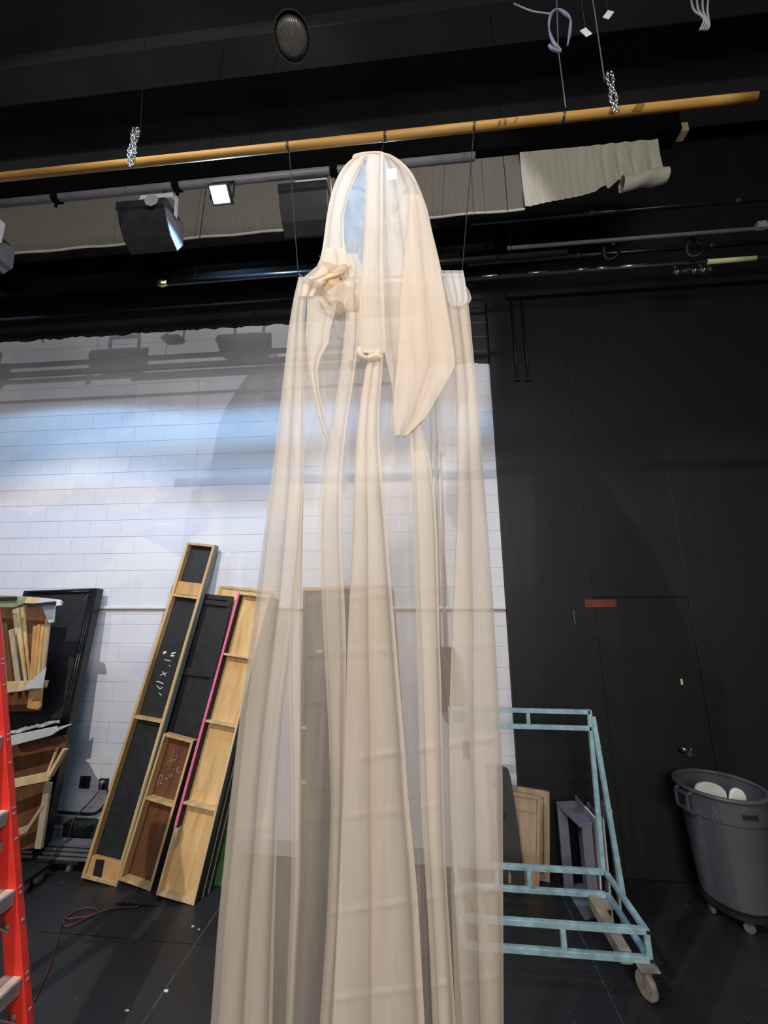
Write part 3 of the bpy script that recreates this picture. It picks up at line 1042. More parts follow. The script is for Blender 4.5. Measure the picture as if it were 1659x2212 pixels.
# ------------------------------------------------------------------ red stepladder
LY = 2.16
pt, pb = PY(-2, 1280, LY), PY(74, 2212, LY)
dirv = (pb - pt).normalized()
top = pt - dirv * 0.22
foot = pb + dirv * ((pb.z - 0.02) / -dirv.z)
t = thing('step_ladder', 'red fibreglass stepladder with grey aluminium treads, at the left edge', 'ladder', Vector((foot.x, foot.y, 0)))
lo = t.location.copy()
ax = (foot - top).normalized()
fx = Vector((-ax.z, 0, ax.x)).normalized()          # across the rail, to the climbing side on the right
if fx.x < 0:
    fx = -fx
back = Vector((0, 1, 0))
bm = BM()
L = (foot - top).length
f0, f1 = top - lo, foot - lo
bar(bm, f0 - fx * 0.046 - back * 0.03, f1 - fx * 0.046 - back * 0.03, 0.086, 0.005, back)       # web
bar(bm, f0 - fx * 0.003 - back * 0.015, f1 - fx * 0.003 - back * 0.015, 0.005, 0.034, back)     # front flange
bar(bm, f0 - fx * 0.089 - back * 0.015, f1 - fx * 0.089 - back * 0.015, 0.005, 0.034, back)     # rear flange
obj('side_rail', bm, M_red, t, bevel=0.002)
trd = Vector((0, -1, 0))


def rail_at(px_y):
    # point on the rail line seen at height px_y
    best = None
    for k in range(4000):
        p = top + ax * (L * k / 4000)
        d = p - Vector((0, 0, CAMH))
        f = -d.x * ss_ + d.y * cs_
        zc = f * cp_ + d.z * sp_
        y = 1106 + FPX * (f * sp_ - d.z * cp_) / zc
        if best is None or abs(y - px_y) < best[0]:
            best = (abs(y - px_y), p)
    return best[1]


for k, py in enumerate((1420, 1581, 1738, 1906, 2090, 2290)):
    p = rail_at(py) - lo - fx * 0.05 - back * 0.034
    q = p + trd * 0.5
    up = Vector((0, 0, 1))
    bm = BM()
    bar(bm, p, q, 0.10, 0.005, up)
    bar(bm, p + Vector((0.048, 0, -0.03)), q + Vector((0.048, 0, -0.03)), 0.005, 0.058, up)
    bar(bm, p + Vector((-0.048, 0, -0.02)), q + Vector((-0.048, 0, -0.02)), 0.005, 0.04, up)
    tr = obj('tread', bm, M_alu, t, bevel=0.002)
    bm = BM()
    bar(bm, p + Vector((0, 0, 0.004)), q + Vector((0, 0, 0.004)), 0.085, 0.003, up)
    obj('tread_top', bm, M_tread, tr)
    bm = BM()
    d0 = p + Vector((0.035, 0.0, -0.165))
    d1 = p + Vector((0.035, -0.15, -0.03))
    bar(bm, d0, d1, 0.006, 0.036, Vector((1, 0, 0)))
    obj('brace', bm, M_alu, t, bevel=0.002)
    bm = BM()
    tube(bm, [d0 + Vector((-0.01, 0.01, 0.01)), d0 + Vector((0.012, 0.01, 0.01))], 0.02, 12)
    obj('brace_bolt', bm, M_alu, t, bevel=0.002)
    for dz in (-0.01, -0.035, -0.15):
        bm = BM()
        pr = rail_at(py) - lo + fx * 0.0 - back * 0.014 - ax * dz
        lathe(bm, [(0.008, 0), (0.007, 0.004), (0.003, 0.007)], 8, Matrix.Translation(pr) @ Matrix.Rotation(PI / 2, 4, 'Y'))
        obj('rivet', bm, M_rivet, t)
for nm, a0, a1 in (('side_rail', f0 - back * 0.57, f1 - back * 0.57), ('rear_leg', f0 - fx * 0.12 - back * 0.03, Vector((f1.x - 1.25, f1.y - 0.03, 0.0))), ('rear_leg', f0 - fx * 0.12 - back * 0.57, Vector((f1.x - 1.25, f1.y - 0.57, 0.0)))):
    bm = BM()
    bar(bm, a0 - fx * 0.046 - back * 0.0, a1 - fx * 0.046, 0.086 if nm == 'side_rail' else 0.05, 0.006, back)
    bar(bm, a0 - fx * 0.003 + back * 0.015, a1 - fx * 0.003 + back * 0.015, 0.005, 0.034, back)
    obj(nm, bm, M_red, t, bevel=0.002)
bm = BM()
box(bm, (f0.x - 0.24, f0.y - 0.60, f0.z - 0.02), (f0.x - 0.06, f0.y + 0.02, f0.z + 0.05))
obj('top_cap', bm, M_red, t, bevel=0.01)
bm = BM()
box(bm, (f1.x - 0.10, f1.y - 0.04, -0.0), (f1.x + 0.01, f1.y + 0.01, 0.05))
obj('rubber_foot', bm, M_black, t, bevel=0.004)

# ------------------------------------------------------------------ blue steel cart
Xr, Yf, Yb = 1.39, 3.236, 3.81
tl = PY(972, 1534, Yb)
topc = PY(1273, 1538, Yb)
Xl = tl.x
Zt = topc.z
t = thing('panel_cart', 'pale blue welded steel panel cart on big dirty casters, right of the gown', 'cart', (Xr - 0.7, Yf, 0))
co = t.location.copy()
S = 0.034


def cbar(name, a, b, m=None, wd=S, up=(0, 0, 1)):
    bm = BM()
    bar(bm, Vector(a) - co, Vector(b) - co, wd, wd, up)
    return obj(name, bm, m or M_blue, t, bevel=0.003)


for z in (0.20, 0.35):
    cbar('front_rail', (Xl, Yf, z), (Xr + 0.017, Yf, z))
    cbar('back_rail', (Xl, Yb, z), (Xr - 0.02, Yb, z))
    cbar('side_rail', (Xr, Yf + 0.017, z), (Xr, Yb + 0.0, z))
    cbar('side_rail', (Xl, Yf + 0.017, z), (Xl, Yb + 0.0, z))
for x in (Xr, PY(1217, 2030, Yf).x, 0.35, Xl):
    cbar('rail_link', (x, Yf, 0.217), (x, Yf, 0.333))
for x in (PY(1143, 1900, Yb).x, 0.55):
    cbar('rail_link', (x, Yb, 0.217), (x, Yb, 0.333))
Z2 = PY(1270, 1573, Yb).z
Xt = topc.x
cbar('top_rail', (Xl, Yb, Zt), (Xt, Yb, Zt))
cbar('top_rail', (Xl, Yb, Z2), (Xt, Yb, Z2))
for x in (PY(1141, 1552, Yb).x, 0.55):
    cbar('top_link', (x, Yb, Z2 + 0.017), (x, Yb, Zt - 0.017), wd=0.028)
cbar('post', (Xr - 0.02, Yb, 0.36), (Xt, Yb, Zt + 0.017))
cbar('post', (Xl, Yb, 0.36), (Xl, Yb, Zt + 0.017))
pk = PZ(1338, 1948, 0.30)
cbar('brace_post', (Xr + 0.03, Yb - 0.20, 0.3), (Xt + 0.02, Yb - 0.015, Zt - 0.03))
for z in (0.20, 0.35):
    for y in (Yf,):
        bm = BM()
        lathe(bm, [(0.011, 0), (0.011, 0.003)], 10, Matrix.Translation(Vector((Xr + 0.005, y - 0.017, z)) - co) @ Matrix.Rotation(PI / 2, 4, 'X'))
        obj('tube_plug', bm, M_blacktape, t)
cbar('timber_skid', (Xr - 0.12, Yf + 0.05, 0.165), (Xr - 0.12, Yb + 0.05, 0.165), M_tan, 0.075)
cbar('timber_skid', (Xl + 0.15, Yf + 0.05, 0.165), (Xl + 0.15, Yb + 0.05, 0.165), M_tan, 0.075)
for cx, cy in ((Xr - 0.04, Yf - 0.01), (Xr - 0.07, Yb - 0.06), (Xl + 0.12, Yf), (Xl + 0.12, Yb - 0.06)):
    R0 = Matrix.Rotation(math.radians(20), 4, 'Z') @ Matrix.Rotation(PI / 2, 4, 'Y')
    bm = BM()
    lathe(bm, [(0.012, -0.022), (0.04, -0.022), (0.05, -0.016), (0.064, -0.022), (0.072, -0.014), (0.072, 0.014), (0.064, 0.022), (0.05, 0.016), (0.04, 0.022), (0.012, 0.022)], 28,
          Matrix.Translation(Vector((cx, cy, 0.073)) - co) @ R0)
    wh = obj('caster', bm, M_caster, t, sm=True)
    bm = BM()
    box(bm, (cx - co.x - 0.05, cy - co.y - 0.055, 0.172), (cx - co.x + 0.07, cy - co.y + 0.045, 0.181))
    obj('caster_plate', bm, M_castermetal, wh)
    bm = BM()
    q = Vector((cx, cy, 0)) - co
    Mr = Matrix.Translation(q) @ Matrix.Rotation(math.radians(20), 4, 'Z')
    for s in (-1, 1):
        box(bm, (s * 0.029 - 0.002, -0.018, 0.065), (s * 0.029 + 0.002, 0.018, 0.15), Mr)
    box(bm, (-0.031, -0.03, 0.148), (0.031, 0.03, 0.172), Mr)
    obj('caster_fork', bm, M_castermetal, wh)

# white edged boards standing on the cart's far side, and the grey open-frame table behind
sheets = [((1264, 1742), (1287, 1768), (1296, 1915), 3.98, 'white-edged violet-grey board standing behind the left post of the blue cart'),
          ((1292, 1757), (1303, 1770), (1318, 1935), 3.93, 'white-edged board between the two posts of the blue cart'),
          ((1308, 1738), (1320, 1748), (1338, 1942), 3.96, 'white-edged board right of both posts of the blue cart')]
for a, b, c, Y, lab in sheets:
    A_, B_, C_ = PY(*a, Y), PY(*b, Y - 0.12), PY(*c, Y - 0.12)
    zb = max(C_.z, 0.005)
    zb = 0.005
    t = thing('foam_board', lab, 'board', Vector((C_.x, C_.y, zb)), 'white-edged boards by the blue cart')
    q0 = t.location
    prof = [Vector((A_.x, Y + 0.2, zb)), Vector((C_.x, C_.y, zb)), B_, Vector((A_.x, A_.y, A_.z)), Vector((A_.x, Y + 0.2, A_.z))]
    bm = BM()
    extrude_poly(bm, [p - q0 for p in prof], (-0.012, 0, 0))
    obj('face', bm, M_violet, t)
    bm = BM()
    for p, q in ((prof[1], prof[2]), (prof[2], prof[3])):
        bar(bm, p - q0, q - q0, 0.010, 0.008, (0, 1, 0))
    obj('white_edge', bm, M_whiteedge, t)

t = thing('frame_table', 'violet-grey open-sided stand with a tapered foot behind the blue cart', 'stand', PZ(1235, 1935, 0))
q0 = t.location.copy()
Yk, Yn = 4.2, 3.86
A_ = PY(1201, 1731, Yk)
Bn = PY(1251, 1778, Yn)
zt = (A_.z + Bn.z) / 2
xr_ = PY(1300, 1740, Yk).x


def sb(name, lo, hi):
    return lbox(name, Vector(lo) - q0, Vector(hi) - q0, M_violet, t, 0.003)


bm = BM()
xa, xb = PZ(1201, 1731, zt), PZ(1251, 1778, zt)
xa2, xb2 = PZ(1290, 1731, zt), PZ(1305, 1778, zt)
xa2.x = min(xa2.x, PY(1287, 1768, 3.86).x - 0.03)
xb2.x = min(xb2.x, xa2.x)
extrude_poly(bm, [p - q0 for p in (xb, xb2, xa2, xa)], (0, 0, -0.03))
obj('top', bm, M_violet, t, bevel=0.003)
bm = BM()
bar(bm, (xa.x - q0.x + 0.04, xa.y - q0.y - 0.02, 0), (xa.x - q0.x + 0.04, xa.y - q0.y - 0.02, zt - 0.03), 0.08, 0.03, (0, 1, 0))
obj('leg', bm, M_violet, t, bevel=0.003)
bm = BM()
bar(bm, ((xb.x + xb2.x) / 2 - q0.x + 0.01, xb.y - q0.y + 0.03, 0), ((xb.x + xb2.x) / 2 - q0.x + 0.01, xb.y - q0.y + 0.03, zt - 0.03), xb2.x - xb.x - 0.03, 0.02, (0, 1, 0))
obj('side_panel', bm, M_violet, t, bevel=0.003)
bm = BM()
fa, fb_, fc = PZ(1216, 1913, 0), PZ(1262, 1988, 0), PZ(1285, 1915, 0)
extrude_poly(bm, [p - q0 + Vector((0, 0, 0.001)) for p in (fb_, PZ(1275, 1988, 0), fc, fa)], (0, 0, 0.02))
obj('foot', bm, M_violet, t, bevel=0.002)

# ------------------------------------------------------------------ trash bin on a dolly
tc_ = PZ(1592, 1935, 0.13)
tx, ty = tc_.x, tc_.y
t = thing('dolly_base', 'black round dolly on casters under the grey plastic bin', 'dolly', (tx, ty, 0))
bm = BM()
lathe(bm, [(0.0, 0.085), (0.235, 0.085), (0.25, 0.095), (0.25, 0.12), (0.235, 0.125), (0.0, 0.125)], 32, None, False, False)
obj('ring', bm, M_black, t, sm=False)
for k in range(5):
    a = 2 * PI * k / 5 - 1.9
    cx, cy = 0.2 * math.cos(a), 0.2 * math.sin(a)
    bm = BM()
    lathe(bm, [(0.008, -0.013), (0.034, -0.013), (0.038, -0.008), (0.038, 0.008), (0.034, 0.013), (0.008, 0.013)], 16, Matrix.Translation((cx, cy, 0.039)) @ Matrix.Rotation(a, 4, 'Z') @ Matrix.Rotation(PI / 2, 4, 'Y'))
    cs = obj('caster', bm, M_greymetal, t, sm=True)
    bm = BM()
    box(bm, (cx - 0.02, cy - 0.02, 0.06), (cx + 0.02, cy + 0.02, 0.086))
    obj('caster_fork', bm, M_steel, cs)
zb = 0.126
t = thing('trash_bin', 'large round grey plastic bin with rim handle at the right edge', 'bin', (tx, ty, zb))
BH, rb, rt = 0.80, 0.235, 0.300
hb = BH * 0.76
rr = lambda z: rb + (rt - rb) * z / BH
bm = BM()
prof = [(0.0, 0.0), (rb - 0.02, 0.0), (rb, 0.02), (rr(hb), hb), (rr(hb) + 0.012, hb + 0.004), (rt + 0.006, BH - 0.03), (rt + 0.006, BH - 0.028)]
prof += [(rt - 0.002, BH - 0.03), (rt - 0.004, BH - 0.1), (rr(hb) - 0.004, hb), (rb - 0.004, 0.03), (0.0, 0.02)]
lathe(bm, prof, 56, None, False, False)
obj('barrel', bm, M_bin, t, sm=False)
bm = BM()
tube(bm, [((rt + 0.008) * math.cos(a), (rt + 0.008) * math.sin(a), BH - 0.016) for a in np.linspace(0, 2 * PI, 57)[:-1]], 0.017, 8, closed=True)
obj('rim', bm, M_bin, t, sm=True)
for a in (math.radians(190), math.radians(10)):
    R0 = Matrix.Rotation(a, 4, 'Z')
    bm = BM()
    q = [R0 @ Vector(p) for p in ((rt, -0.065, BH - 0.03), (rt + 0.045, -0.06, BH - 0.05), (rt + 0.045, -0.055, BH - 0.16), (rt + 0.0, -0.05, BH - 0.19))]
    q2 = [R0 @ Vector(p) for p in ((rt, 0.065, BH - 0.03), (rt + 0.045, 0.06, BH - 0.05), (rt + 0.045, 0.055, BH - 0.16), (rt + 0.0, 0.05, BH - 0.19))]
    for A_, B_ in zip(q, q[1:]):
        bar(bm, A_, B_, 0.018, 0.018)
    for A_, B_ in zip(q2, q2[1:]):
        bar(bm, A_, B_, 0.018, 0.018)
    bar(bm, q[2], q2[2], 0.02, 0.02)
    bar(bm, q[1], q2[1], 0.02, 0.02)
    obj('handle', bm, M_bin, t, bevel=0.004)
# drip of white paint and dark embossed patch on the band
bm = BM()
a0 = math.radians(228)
for dz, da, wd in ((0.0, 0.0, 0.006), (-0.025, 0.03, 0.011), (-0.05, 0.045, 0.008), (-0.075, 0.05, 0.006), (-0.10, 0.055, 0.005)):
    z = BH - 0.075 + dz
    r = rt + 0.0095 + (z - BH) * 0.045
    p = Vector((r * math.cos(a0 + da), r * math.sin(a0 + da), z))
    tn = Vector((-math.sin(a0 + da), math.cos(a0 + da), 0))
    bar(bm, p, p + Vector((0, 0, -0.024)), wd, 0.002, Vector((math.cos(a0), math.sin(a0), 0)))
obj('paint_drip', bm, M_greymetal, t)
bm = BM()
a0 = math.radians(262)
for k in range(7):
    a = a0 + k * 0.05
    r = rt + 0.008
    p = Vector((r * math.cos(a), r * math.sin(a), BH - 0.10))
    bar(bm, p, p + Vector((0, 0, -0.030)), 0.017, 0.006, Vector((math.cos(a), math.sin(a), 0)))
obj('dark_emblem', bm, M_blacktape, t)


def foam(name, lab, px, py, w2, h2, tilt, zc, dyy):
    p = Vector((tx, ty, zb))
    t2 = thing(name, lab, 'foam', p + Vector((dyy[0], dyy[1], zc)))
    pts = []
    for k in range(17):
        a = PI * k / 16
        pts.append((w2 * math.cos(a), 0, h2 * math.sin(a) ** 0.8))
    pts += [(-w2 * 0.9, 0, -0.12), (w2 * 0.9, 0, -0.12)]
    bm = BM()
    extrude_poly(bm, [Matrix.Rotation(tilt, 3, 'Y') @ Vector(q) for q in pts], (0, 0.03, 0))
    obj('foam_slab', bm, M_foam, t2, bevel=0.006)
    bm = BM()
    extrude_poly(bm, [Matrix.Rotation(tilt, 3, 'Y') @ (Vector(q) * 0.8) + Vector((0, 0.03, 0)) for q in pts], (0, 0.012, 0))
    obj('foam_rib', bm, M_foam, t2, bevel=0.003)


foam('foam_offcut', 'larger rounded white foam offcut sticking up in the grey bin', 0, 0, 0.12, 0.085, math.radians(8), 0.725, (-0.085, -0.03))
foam('foam_offcut', 'smaller white foam tip showing in the grey bin at the right edge', 0, 0, 0.06, 0.085, math.radians(12), 0.70, (0.10, -0.06))

# ------------------------------------------------------------------ overhead: battens, border cloth, lamps
BY = 1.95
p0, p1 = PY(-60, 392, BY), PY(1632, 207, BY)
zy = (p0.z + p1.z) / 2
t = thing('hanging_batten', 'long ochre wooden batten hanging right across above the white figure', 'batten', (0, BY, zy))
bm = BM()
tube(bm, [(p0.x, 0, 0), (p1.x, 0, 0)], 0.027, 14)
obj('pole', bm, M_batten, t, sm=True)
for px in (624, 832, 1025, 1222):
    x = PY(px, 300, BY).x
    bm = BM()
    tube(bm, [(x - 0.008, 0, 0), (x + 0.008, 0, 0)], 0.0295, 14)
    obj('tie_band', bm, M_darkmetal, t, sm=True)


def chain_at(px, py0, py1, Y, lab, double=True):
    a, b = PY(px, py0, Y), PY(px, py1, Y)
    t = thing('hanging_chain', lab, 'chain', a)
    n = max(5, int((a.z - b.z) / 0.024))
    for k in range(n):
        for s in ((-0.012, 0.012) if double else (0,)):
            bm = BM()
            ph = (k + (s > 0)) % 2
            zc = -(k + 0.5) * (a.z - b.z) / n
            tube(bm, [((math.cos(q) * 0.011 if ph else math.cos(q) * 0.003) + s * (1 + 0.5 * math.sin(k)), (math.cos(q) * 0.003 if ph else math.cos(q) * 0.011) - 0.036, math.sin(q) * 0.018 + zc) for q in np.linspace(0, 2 * PI, 11)[:-1]], 0.004, 6, closed=True)
            obj('link', bm, M_chain, t, sm=True)
    return t


chain_at(302, 290, 366, BY, 'bright steel chain wrapped over the left end of the ochre batten')
chain_at(1310, 172, 258, BY, 'bright steel chain wrapped over the right end of the ochre batten')


def wire(name, lab, pts, r=0.0028, m=None, cat='wire'):
    bm = BM()
    tube(bm, pts, r, 5)
    return tag(obj(name, bm, m or M_wire), lab, cat)


wire('suspension_wire', 'thin dark line from the ochre batten to the left shoulder of the figure', [PY(624, 315, BY), PY(645, 600, 1.9)])
wire('suspension_wire', 'thin dark line from the ochre batten to the right shoulder of the figure', [PY(1024, 275, BY), PY(998, 590, 1.9)])
wire('suspension_wire', 'thin dark line from the ochre batten to the top of the hood', [PY(832, 298, BY), PY(822, 336, 1.97)])
wire('suspension_wire', 'thin dark line going up from the chain at the right of the ochre batten', [PY(1306, 176, BY), PY(1285, 30, BY), PY(1270, -60, BY)], 0.004, M_greymetal)
wire('suspension_wire', 'thin dark line going up left of the right-hand chain', [PY(1222, 232, BY), PY(1206, 110, BY), PY(1200, -60, BY)], 0.0035, M_greymetal)
wire('suspension_wire', 'thin dark line going up from the left-hand chain', [PY(303, 292, BY), PY(320, -60, BY)], 0.003, M_black)

# border cloth track box and cloth
CY = 3.2
t = thing('track_box', 'black boxed curtain track above the cream border cloth, pale wooden end', 'curtain track', (0, CY, 6.86))
x0, x1 = -5.5, PY(1462, 300, CY).x
lbox('box_beam', (x0, -0.09, -0.08), (x1, 0.09, 0.17), M_matte, t, 0.006)
lbox('end_block', (x1, -0.05, -0.05), (x1 + 0.09, 0.05, 0.05), M_framewood, t, 0.004)['label'] = 'pale wooden end block'
zt, zb_ = 6.79, 6.10
t = thing('border_cloth', 'dim cream border cloth hanging flat from the black track, gathered at its right end', 'curtain', (0, CY, zt))


def cloth_grid(bm, f, nu, nv):
    vv = [[bm.verts.new(f(i / nu, j / nv)) for j in range(nv + 1)] for i in range(nu + 1)]
    for i in range(nu):
        for j in range(nv):
            bm.faces.new((vv[i][j], vv[i + 1][j], vv[i + 1][j + 1], vv[i][j + 1]))


xA, xB, xC = -5.4, PY(1132, 440, CY).x, PY(1428, 350, CY).x
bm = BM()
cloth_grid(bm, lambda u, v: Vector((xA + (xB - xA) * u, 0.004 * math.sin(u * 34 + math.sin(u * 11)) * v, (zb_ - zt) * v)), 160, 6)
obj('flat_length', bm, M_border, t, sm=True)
bm = BM()
tube(bm, [(xA + (xB - xA) * k / 40, 0.006 * math.sin(k * 1.5), zb_ - zt) for k in range(41)], 0.012, 6)
obj('bottom_hem', bm, M_borderlight, t, sm=True)


def gath(u, v):
    x = xB + (xC - xB) * u
    g = min(1, max(0, (u - 0.42) / 0.2))
    y = -0.02 - (0.15 + 0.85 * v) * (0.012 * math.sin(u * 9 + 0.8) + 0.028 * g * math.sin(u * 2 * PI * 8 + 1.5 * math.sin(9 * u)) + 0.003 * math.sin(u * 2 * PI * 21))
    lift = 0.12 * min(1, max(0, (u - 0.05) / 0.45)) + 0.10 * max(0, min(1, (u - 0.45) / 0.3))
    return Vector((x, y + 0.02 * math.sin(v * 3), (zb_ - zt + lift) * v))


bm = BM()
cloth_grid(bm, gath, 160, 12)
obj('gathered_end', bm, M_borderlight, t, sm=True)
bm = BM()
a0, a1 = PY(1340, 408, CY).x, xC + 0.0


def roll(u, v):
    a = 2 * PI * u
    x = a0 + (a1 - a0) * v
    r = 0.065 + 0.012 * math.sin(v * 7 + u * 9)
    return Vector((x, -0.04 + r * math.cos(a), -0.53 + 0.06 * v + r * 0.95 * math.sin(a) - 0.02 * math.sin(v * PI)))


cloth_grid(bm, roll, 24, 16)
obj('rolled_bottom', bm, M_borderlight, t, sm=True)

# slim brass-ended pipe, then black pipes added to shadow the white wall
PP = PY(342, 613, 2.92)
t = thing('pipe_batten', 'dark metal pipe with a brass end fitting, level with the figure shoulders', 'pipe', (PP.x, 2.92, PP.z))
bm = BM()
tube(bm, [(0.08, 0, 0), (PY(1230, 584, 2.92).x - PP.x, 0, 0)], 0.023, 14)
obj('pipe', bm, M_gloss, t, sm=True)
bm = BM()
lathe(bm, [(0.0, 0), (0.022, 0.0), (0.022, 0.02), (0.03, 0.02), (0.03, 0.05), (0.024, 0.055), (0.024, 0.09)], 16, Matrix.Rotation(PI / 2, 4, 'Y'), False)
for xx in (0.35, 3.2):
    bm2 = BM()
    tube(bm2, [(xx, 0, 0.0), (xx, 0, 3.2)], 0.003, 6)
    obj('hanging_line', bm2, M_matte, t)
obj('end_fitting', bm, M_brass, t, sm=True)['label'] = 'brass end fitting'
for (yy, zz, r, xx0, xx1, lab) in ((3.05, 5.54, 0.035, -5.6, 0.7, 'added black shadow pipe just under the cream border cloth at left'),
                                   (3.02, 5.42, 0.042, -5.2, 0.4, 'added black shadow pipe just above the brass-ended pipe'),
                                   (3.0, 5.08, 0.018, -5.4, 0.5, 'lowest added black shadow pipe across the dark upper wall at left')):
    t = thing('pipe_batten', lab, 'pipe', (xx0, yy, zz))
    bm = BM()
    tube(bm, [(0, 0, 0), (xx1 - xx0, 0, 0)], r, 12)
    obj('pipe', bm, M_matte, t, sm=True)
    for xx in (0.02, xx1 - xx0 - 0.02):
        bm = BM()
        tube(bm, [(xx - 0.02, 0, 0), (xx + 0.02, 0, 0)], r + 0.004, 12)
        obj('end_cap', bm, M_matte, t, sm=True)

# grey lighting pipe that the floods hang from
pa = PY(475, 393, 2.55)
t = thing('lighting_pipe', 'grey pipe carrying the lit LED floods, below the ochre batten at left', 'pipe', (-5.4, 2.55, pa.z))
bm = BM()
tube(bm, [(0, 0, 0), (5.9, 0, 0)], 0.033, 14)
obj('pipe', bm, M_greymetal, t, sm=True)
for px in (125, 380, 720):
    x = PY(px, 420, 2.55).x + 5.4
    bm = BM()
    tube(bm, [(x - 0.03, 0, 0), (x + 0.03, 0, 0)], 0.045, 12)
    bar(bm, (x, 0, -0.02), (x + 0.03, -0.02, -0.12), 0.02, 0.02)
    obj('pipe_hook', bm, M_matte, t)
# lamps that are switched on: LED floods
LEDS = [((475, 420), 2.5, 138, 'lit white LED floodlight hanging in front of the border cloth, left of the hood'),
        ((846, 376), 2.5, 24, 'lit white LED floodlight shining through the sheer hood'),
        ((-170, 491), 2.5, 138, 'lit LED floodlight just outside the left edge of the photo')]
for (px, py), Y, watts, lab in LEDS:
    p = PY(px, py, Y)
    q_ = 0.55 if px == 846 else 1.0
    t = thing('led_floodlight', lab, 'floodlight', p)
    Rm = Matrix.Rotation(math.radians(52), 4, 'X')      # tilted to shine down into the room
    bm = BM()
    box(bm, (-0.085 * q_, 0.0, -0.072 * q_), (0.085 * q_, 0.05, 0.072 * q_), Rm)
    obj('housing', bm, M_darkmetal, t, bevel=0.005)
    bm = BM()
    box(bm, (-0.068 * q_, -0.004, -0.056 * q_), (0.068 * q_, 0.002, 0.056 * q_), Rm)
    obj('led_panel', bm, M_led, t)
    bm = BM()
    bar(bm, Vector((-0.1, 0.03, 0)), Vector((-0.1, 0.03, 0.16)), 0.02, 0.006)
    bar(bm, Vector((0.1, 0.03, 0)), Vector((0.1, 0.03, 0.16)), 0.02, 0.006)
    bar(bm, Vector((-0.1, 0.03, 0.16)), Vector((0.1, 0.03, 0.16)), 0.02, 0.006)
    obj('yoke', bm, M_darkmetal, t)
    L1 = lamp('led_lamp', 'SPOT', p + Vector((0, 0.02, -0.13)), watts, (0.30, 0.62, 1.0), 0.035, p + Vector((0, 0.02 if px != 846 else -0.15, -1.1)))
    L1.data.spot_size = math.radians(152 if px != 846 else 172)
    L1.data.spot_blend = 0.14
    L1.parent = t
    L1.matrix_parent_inverse = t.matrix_world.inverted() if False else Matrix.Translation(-p)


def cyc_light(px, py, Y, lab, W=0.42, lit=True):
    p = PY(px, py, Y)
    t = thing('flood_fixture', lab, 'stage light', p)
    prof = [(-0.10, 0.0), (-0.13, -0.03), (-0.13, -0.09), (-0.10, -0.10), (-0.07, -0.18), (0.0, -0.27), (0.10, -0.32), (0.16, -0.20), (0.14, 0.0)]
    bm = BM()
    extrude_poly(bm, [(0, y, z) for y, z in prof], (W, 0, 0))
    obj('hood', bm, M_greymetal if False else M_darkmetal, t, bevel=0.004)
    bm = BM()
    extrude_poly(bm, [(W, y, z) for y, z in prof[3:]], (0.006, 0, 0))
    obj('end_plate', bm, M_greymetal, t)
    bm = BM()
    bar(bm, Vector((0.1, 0, 0.14)), Vector((W - 0.02, 0, 0.14)), 0.045, 0.05)
    obj('yoke_bar', bm, M_yoke, t, bevel=0.01)
    for x in (0.10, W + 0.01):
        bm = BM()
        bar(bm, Vector((x, 0, 0.13)), Vector((x + 0.012, 0, -0.08)), 0.008, 0.035, (0, 1, 0))
        obj('yoke_arm', bm, M_yoke, t)
    bm = BM()
    bar(bm, Vector((W / 2 + 0.1, 0, 0.15)), Vector((W / 2 + 0.1, 0.0, 0.26)), 0.02, 0.02)
    obj('hanging_clamp', bm, M_darkmetal, t)
    bm = BM()
    pts = [(W + 0.004 - 0.02, -0.06 + 0.07 * math.cos(a), -0.07 + 0.07 * math.sin(a)) for a in np.linspace(0, 2 * PI, 7)[:-1]]
    if lit:
        bmq = BM()
        q = [(W - 0.10 + 0.06 * math.cos(a), -0.145, -0.06 + 0.06 * math.sin(a)) for a in np.linspace(0, 2 * PI, 9)[:-1]]
        extrude_poly(bmq, q, (0, 0.012, 0))
        obj('lit_flange', bmq, M_tagwhite, t, bevel=0.003)  # pale plate: lamplight on the flange put into its colour
    bm.free()
    return t


cyc_light(276, 462, 2.55, 'black hooded flood fixture with a white yoke bar, left of the lit LED')
cyc_light(612, 425, 2.6, 'unlit black hooded flood fixture with a pale yoke bar, beside the hood', 0.40, False)
cyc_light(-95, 515, 2.55, 'black hooded flood fixture cut off by the left edge of the photo', 0.42, False)

# par can, off, facing the camera side
p = PY(631, 80, 2.4)
t = thing('par_can', 'dark unlit stage lamp with a ribbed round lens, high above the ochre batten', 'stage light', p)
d = (Vector((-0.1, 0.1, CAMH)) - p).normalized()
R0 = d.to_track_quat('Z', 'Y').to_matrix().to_4x4() @ Matrix.Scale(1.42, 4)
bm = BM()
lathe(bm, [(0.05, -0.32), (0.085, -0.28), (0.108, -0.02), (0.112, 0.03), (0.106, 0.03), (0.10, -0.02), (0.0, -0.03)], 32, R0, True, False)
obj('can', bm, M_black, t, sm=False)
bm = BM()
lathe(bm, [(0.098, -0.02), (0.098, 0.0), (0.06, 0.012), (0.0, 0.018)], 32, R0, True, False)
obj('lens', bm, M_lens, t, sm=True)
bm = BM()
for k in range(-6, 7):
    x = k * 0.0135
    h = math.sqrt(max(0, 0.092 ** 2 - x * x))
    tube(bm, [R0 @ Matrix.Rotation(0.45, 4, 'Z') @ Vector((x, s * h, 0.006 + 0.014 * (1 - (x * x + (s * h) ** 2) / 0.0085))) for s in np.linspace(-1, 1, 9)], 0.0045, 6)
obj('lens_rib', bm, M_lens, t, sm=True)
wire('safety_cable', 'dark safety cable going up from the unlit ribbed stage lamp', [p + Vector((0, 0.1, 0.1)), p + Vector((0, 0.1, 1.15))], 0.006, M_black, 'cable')

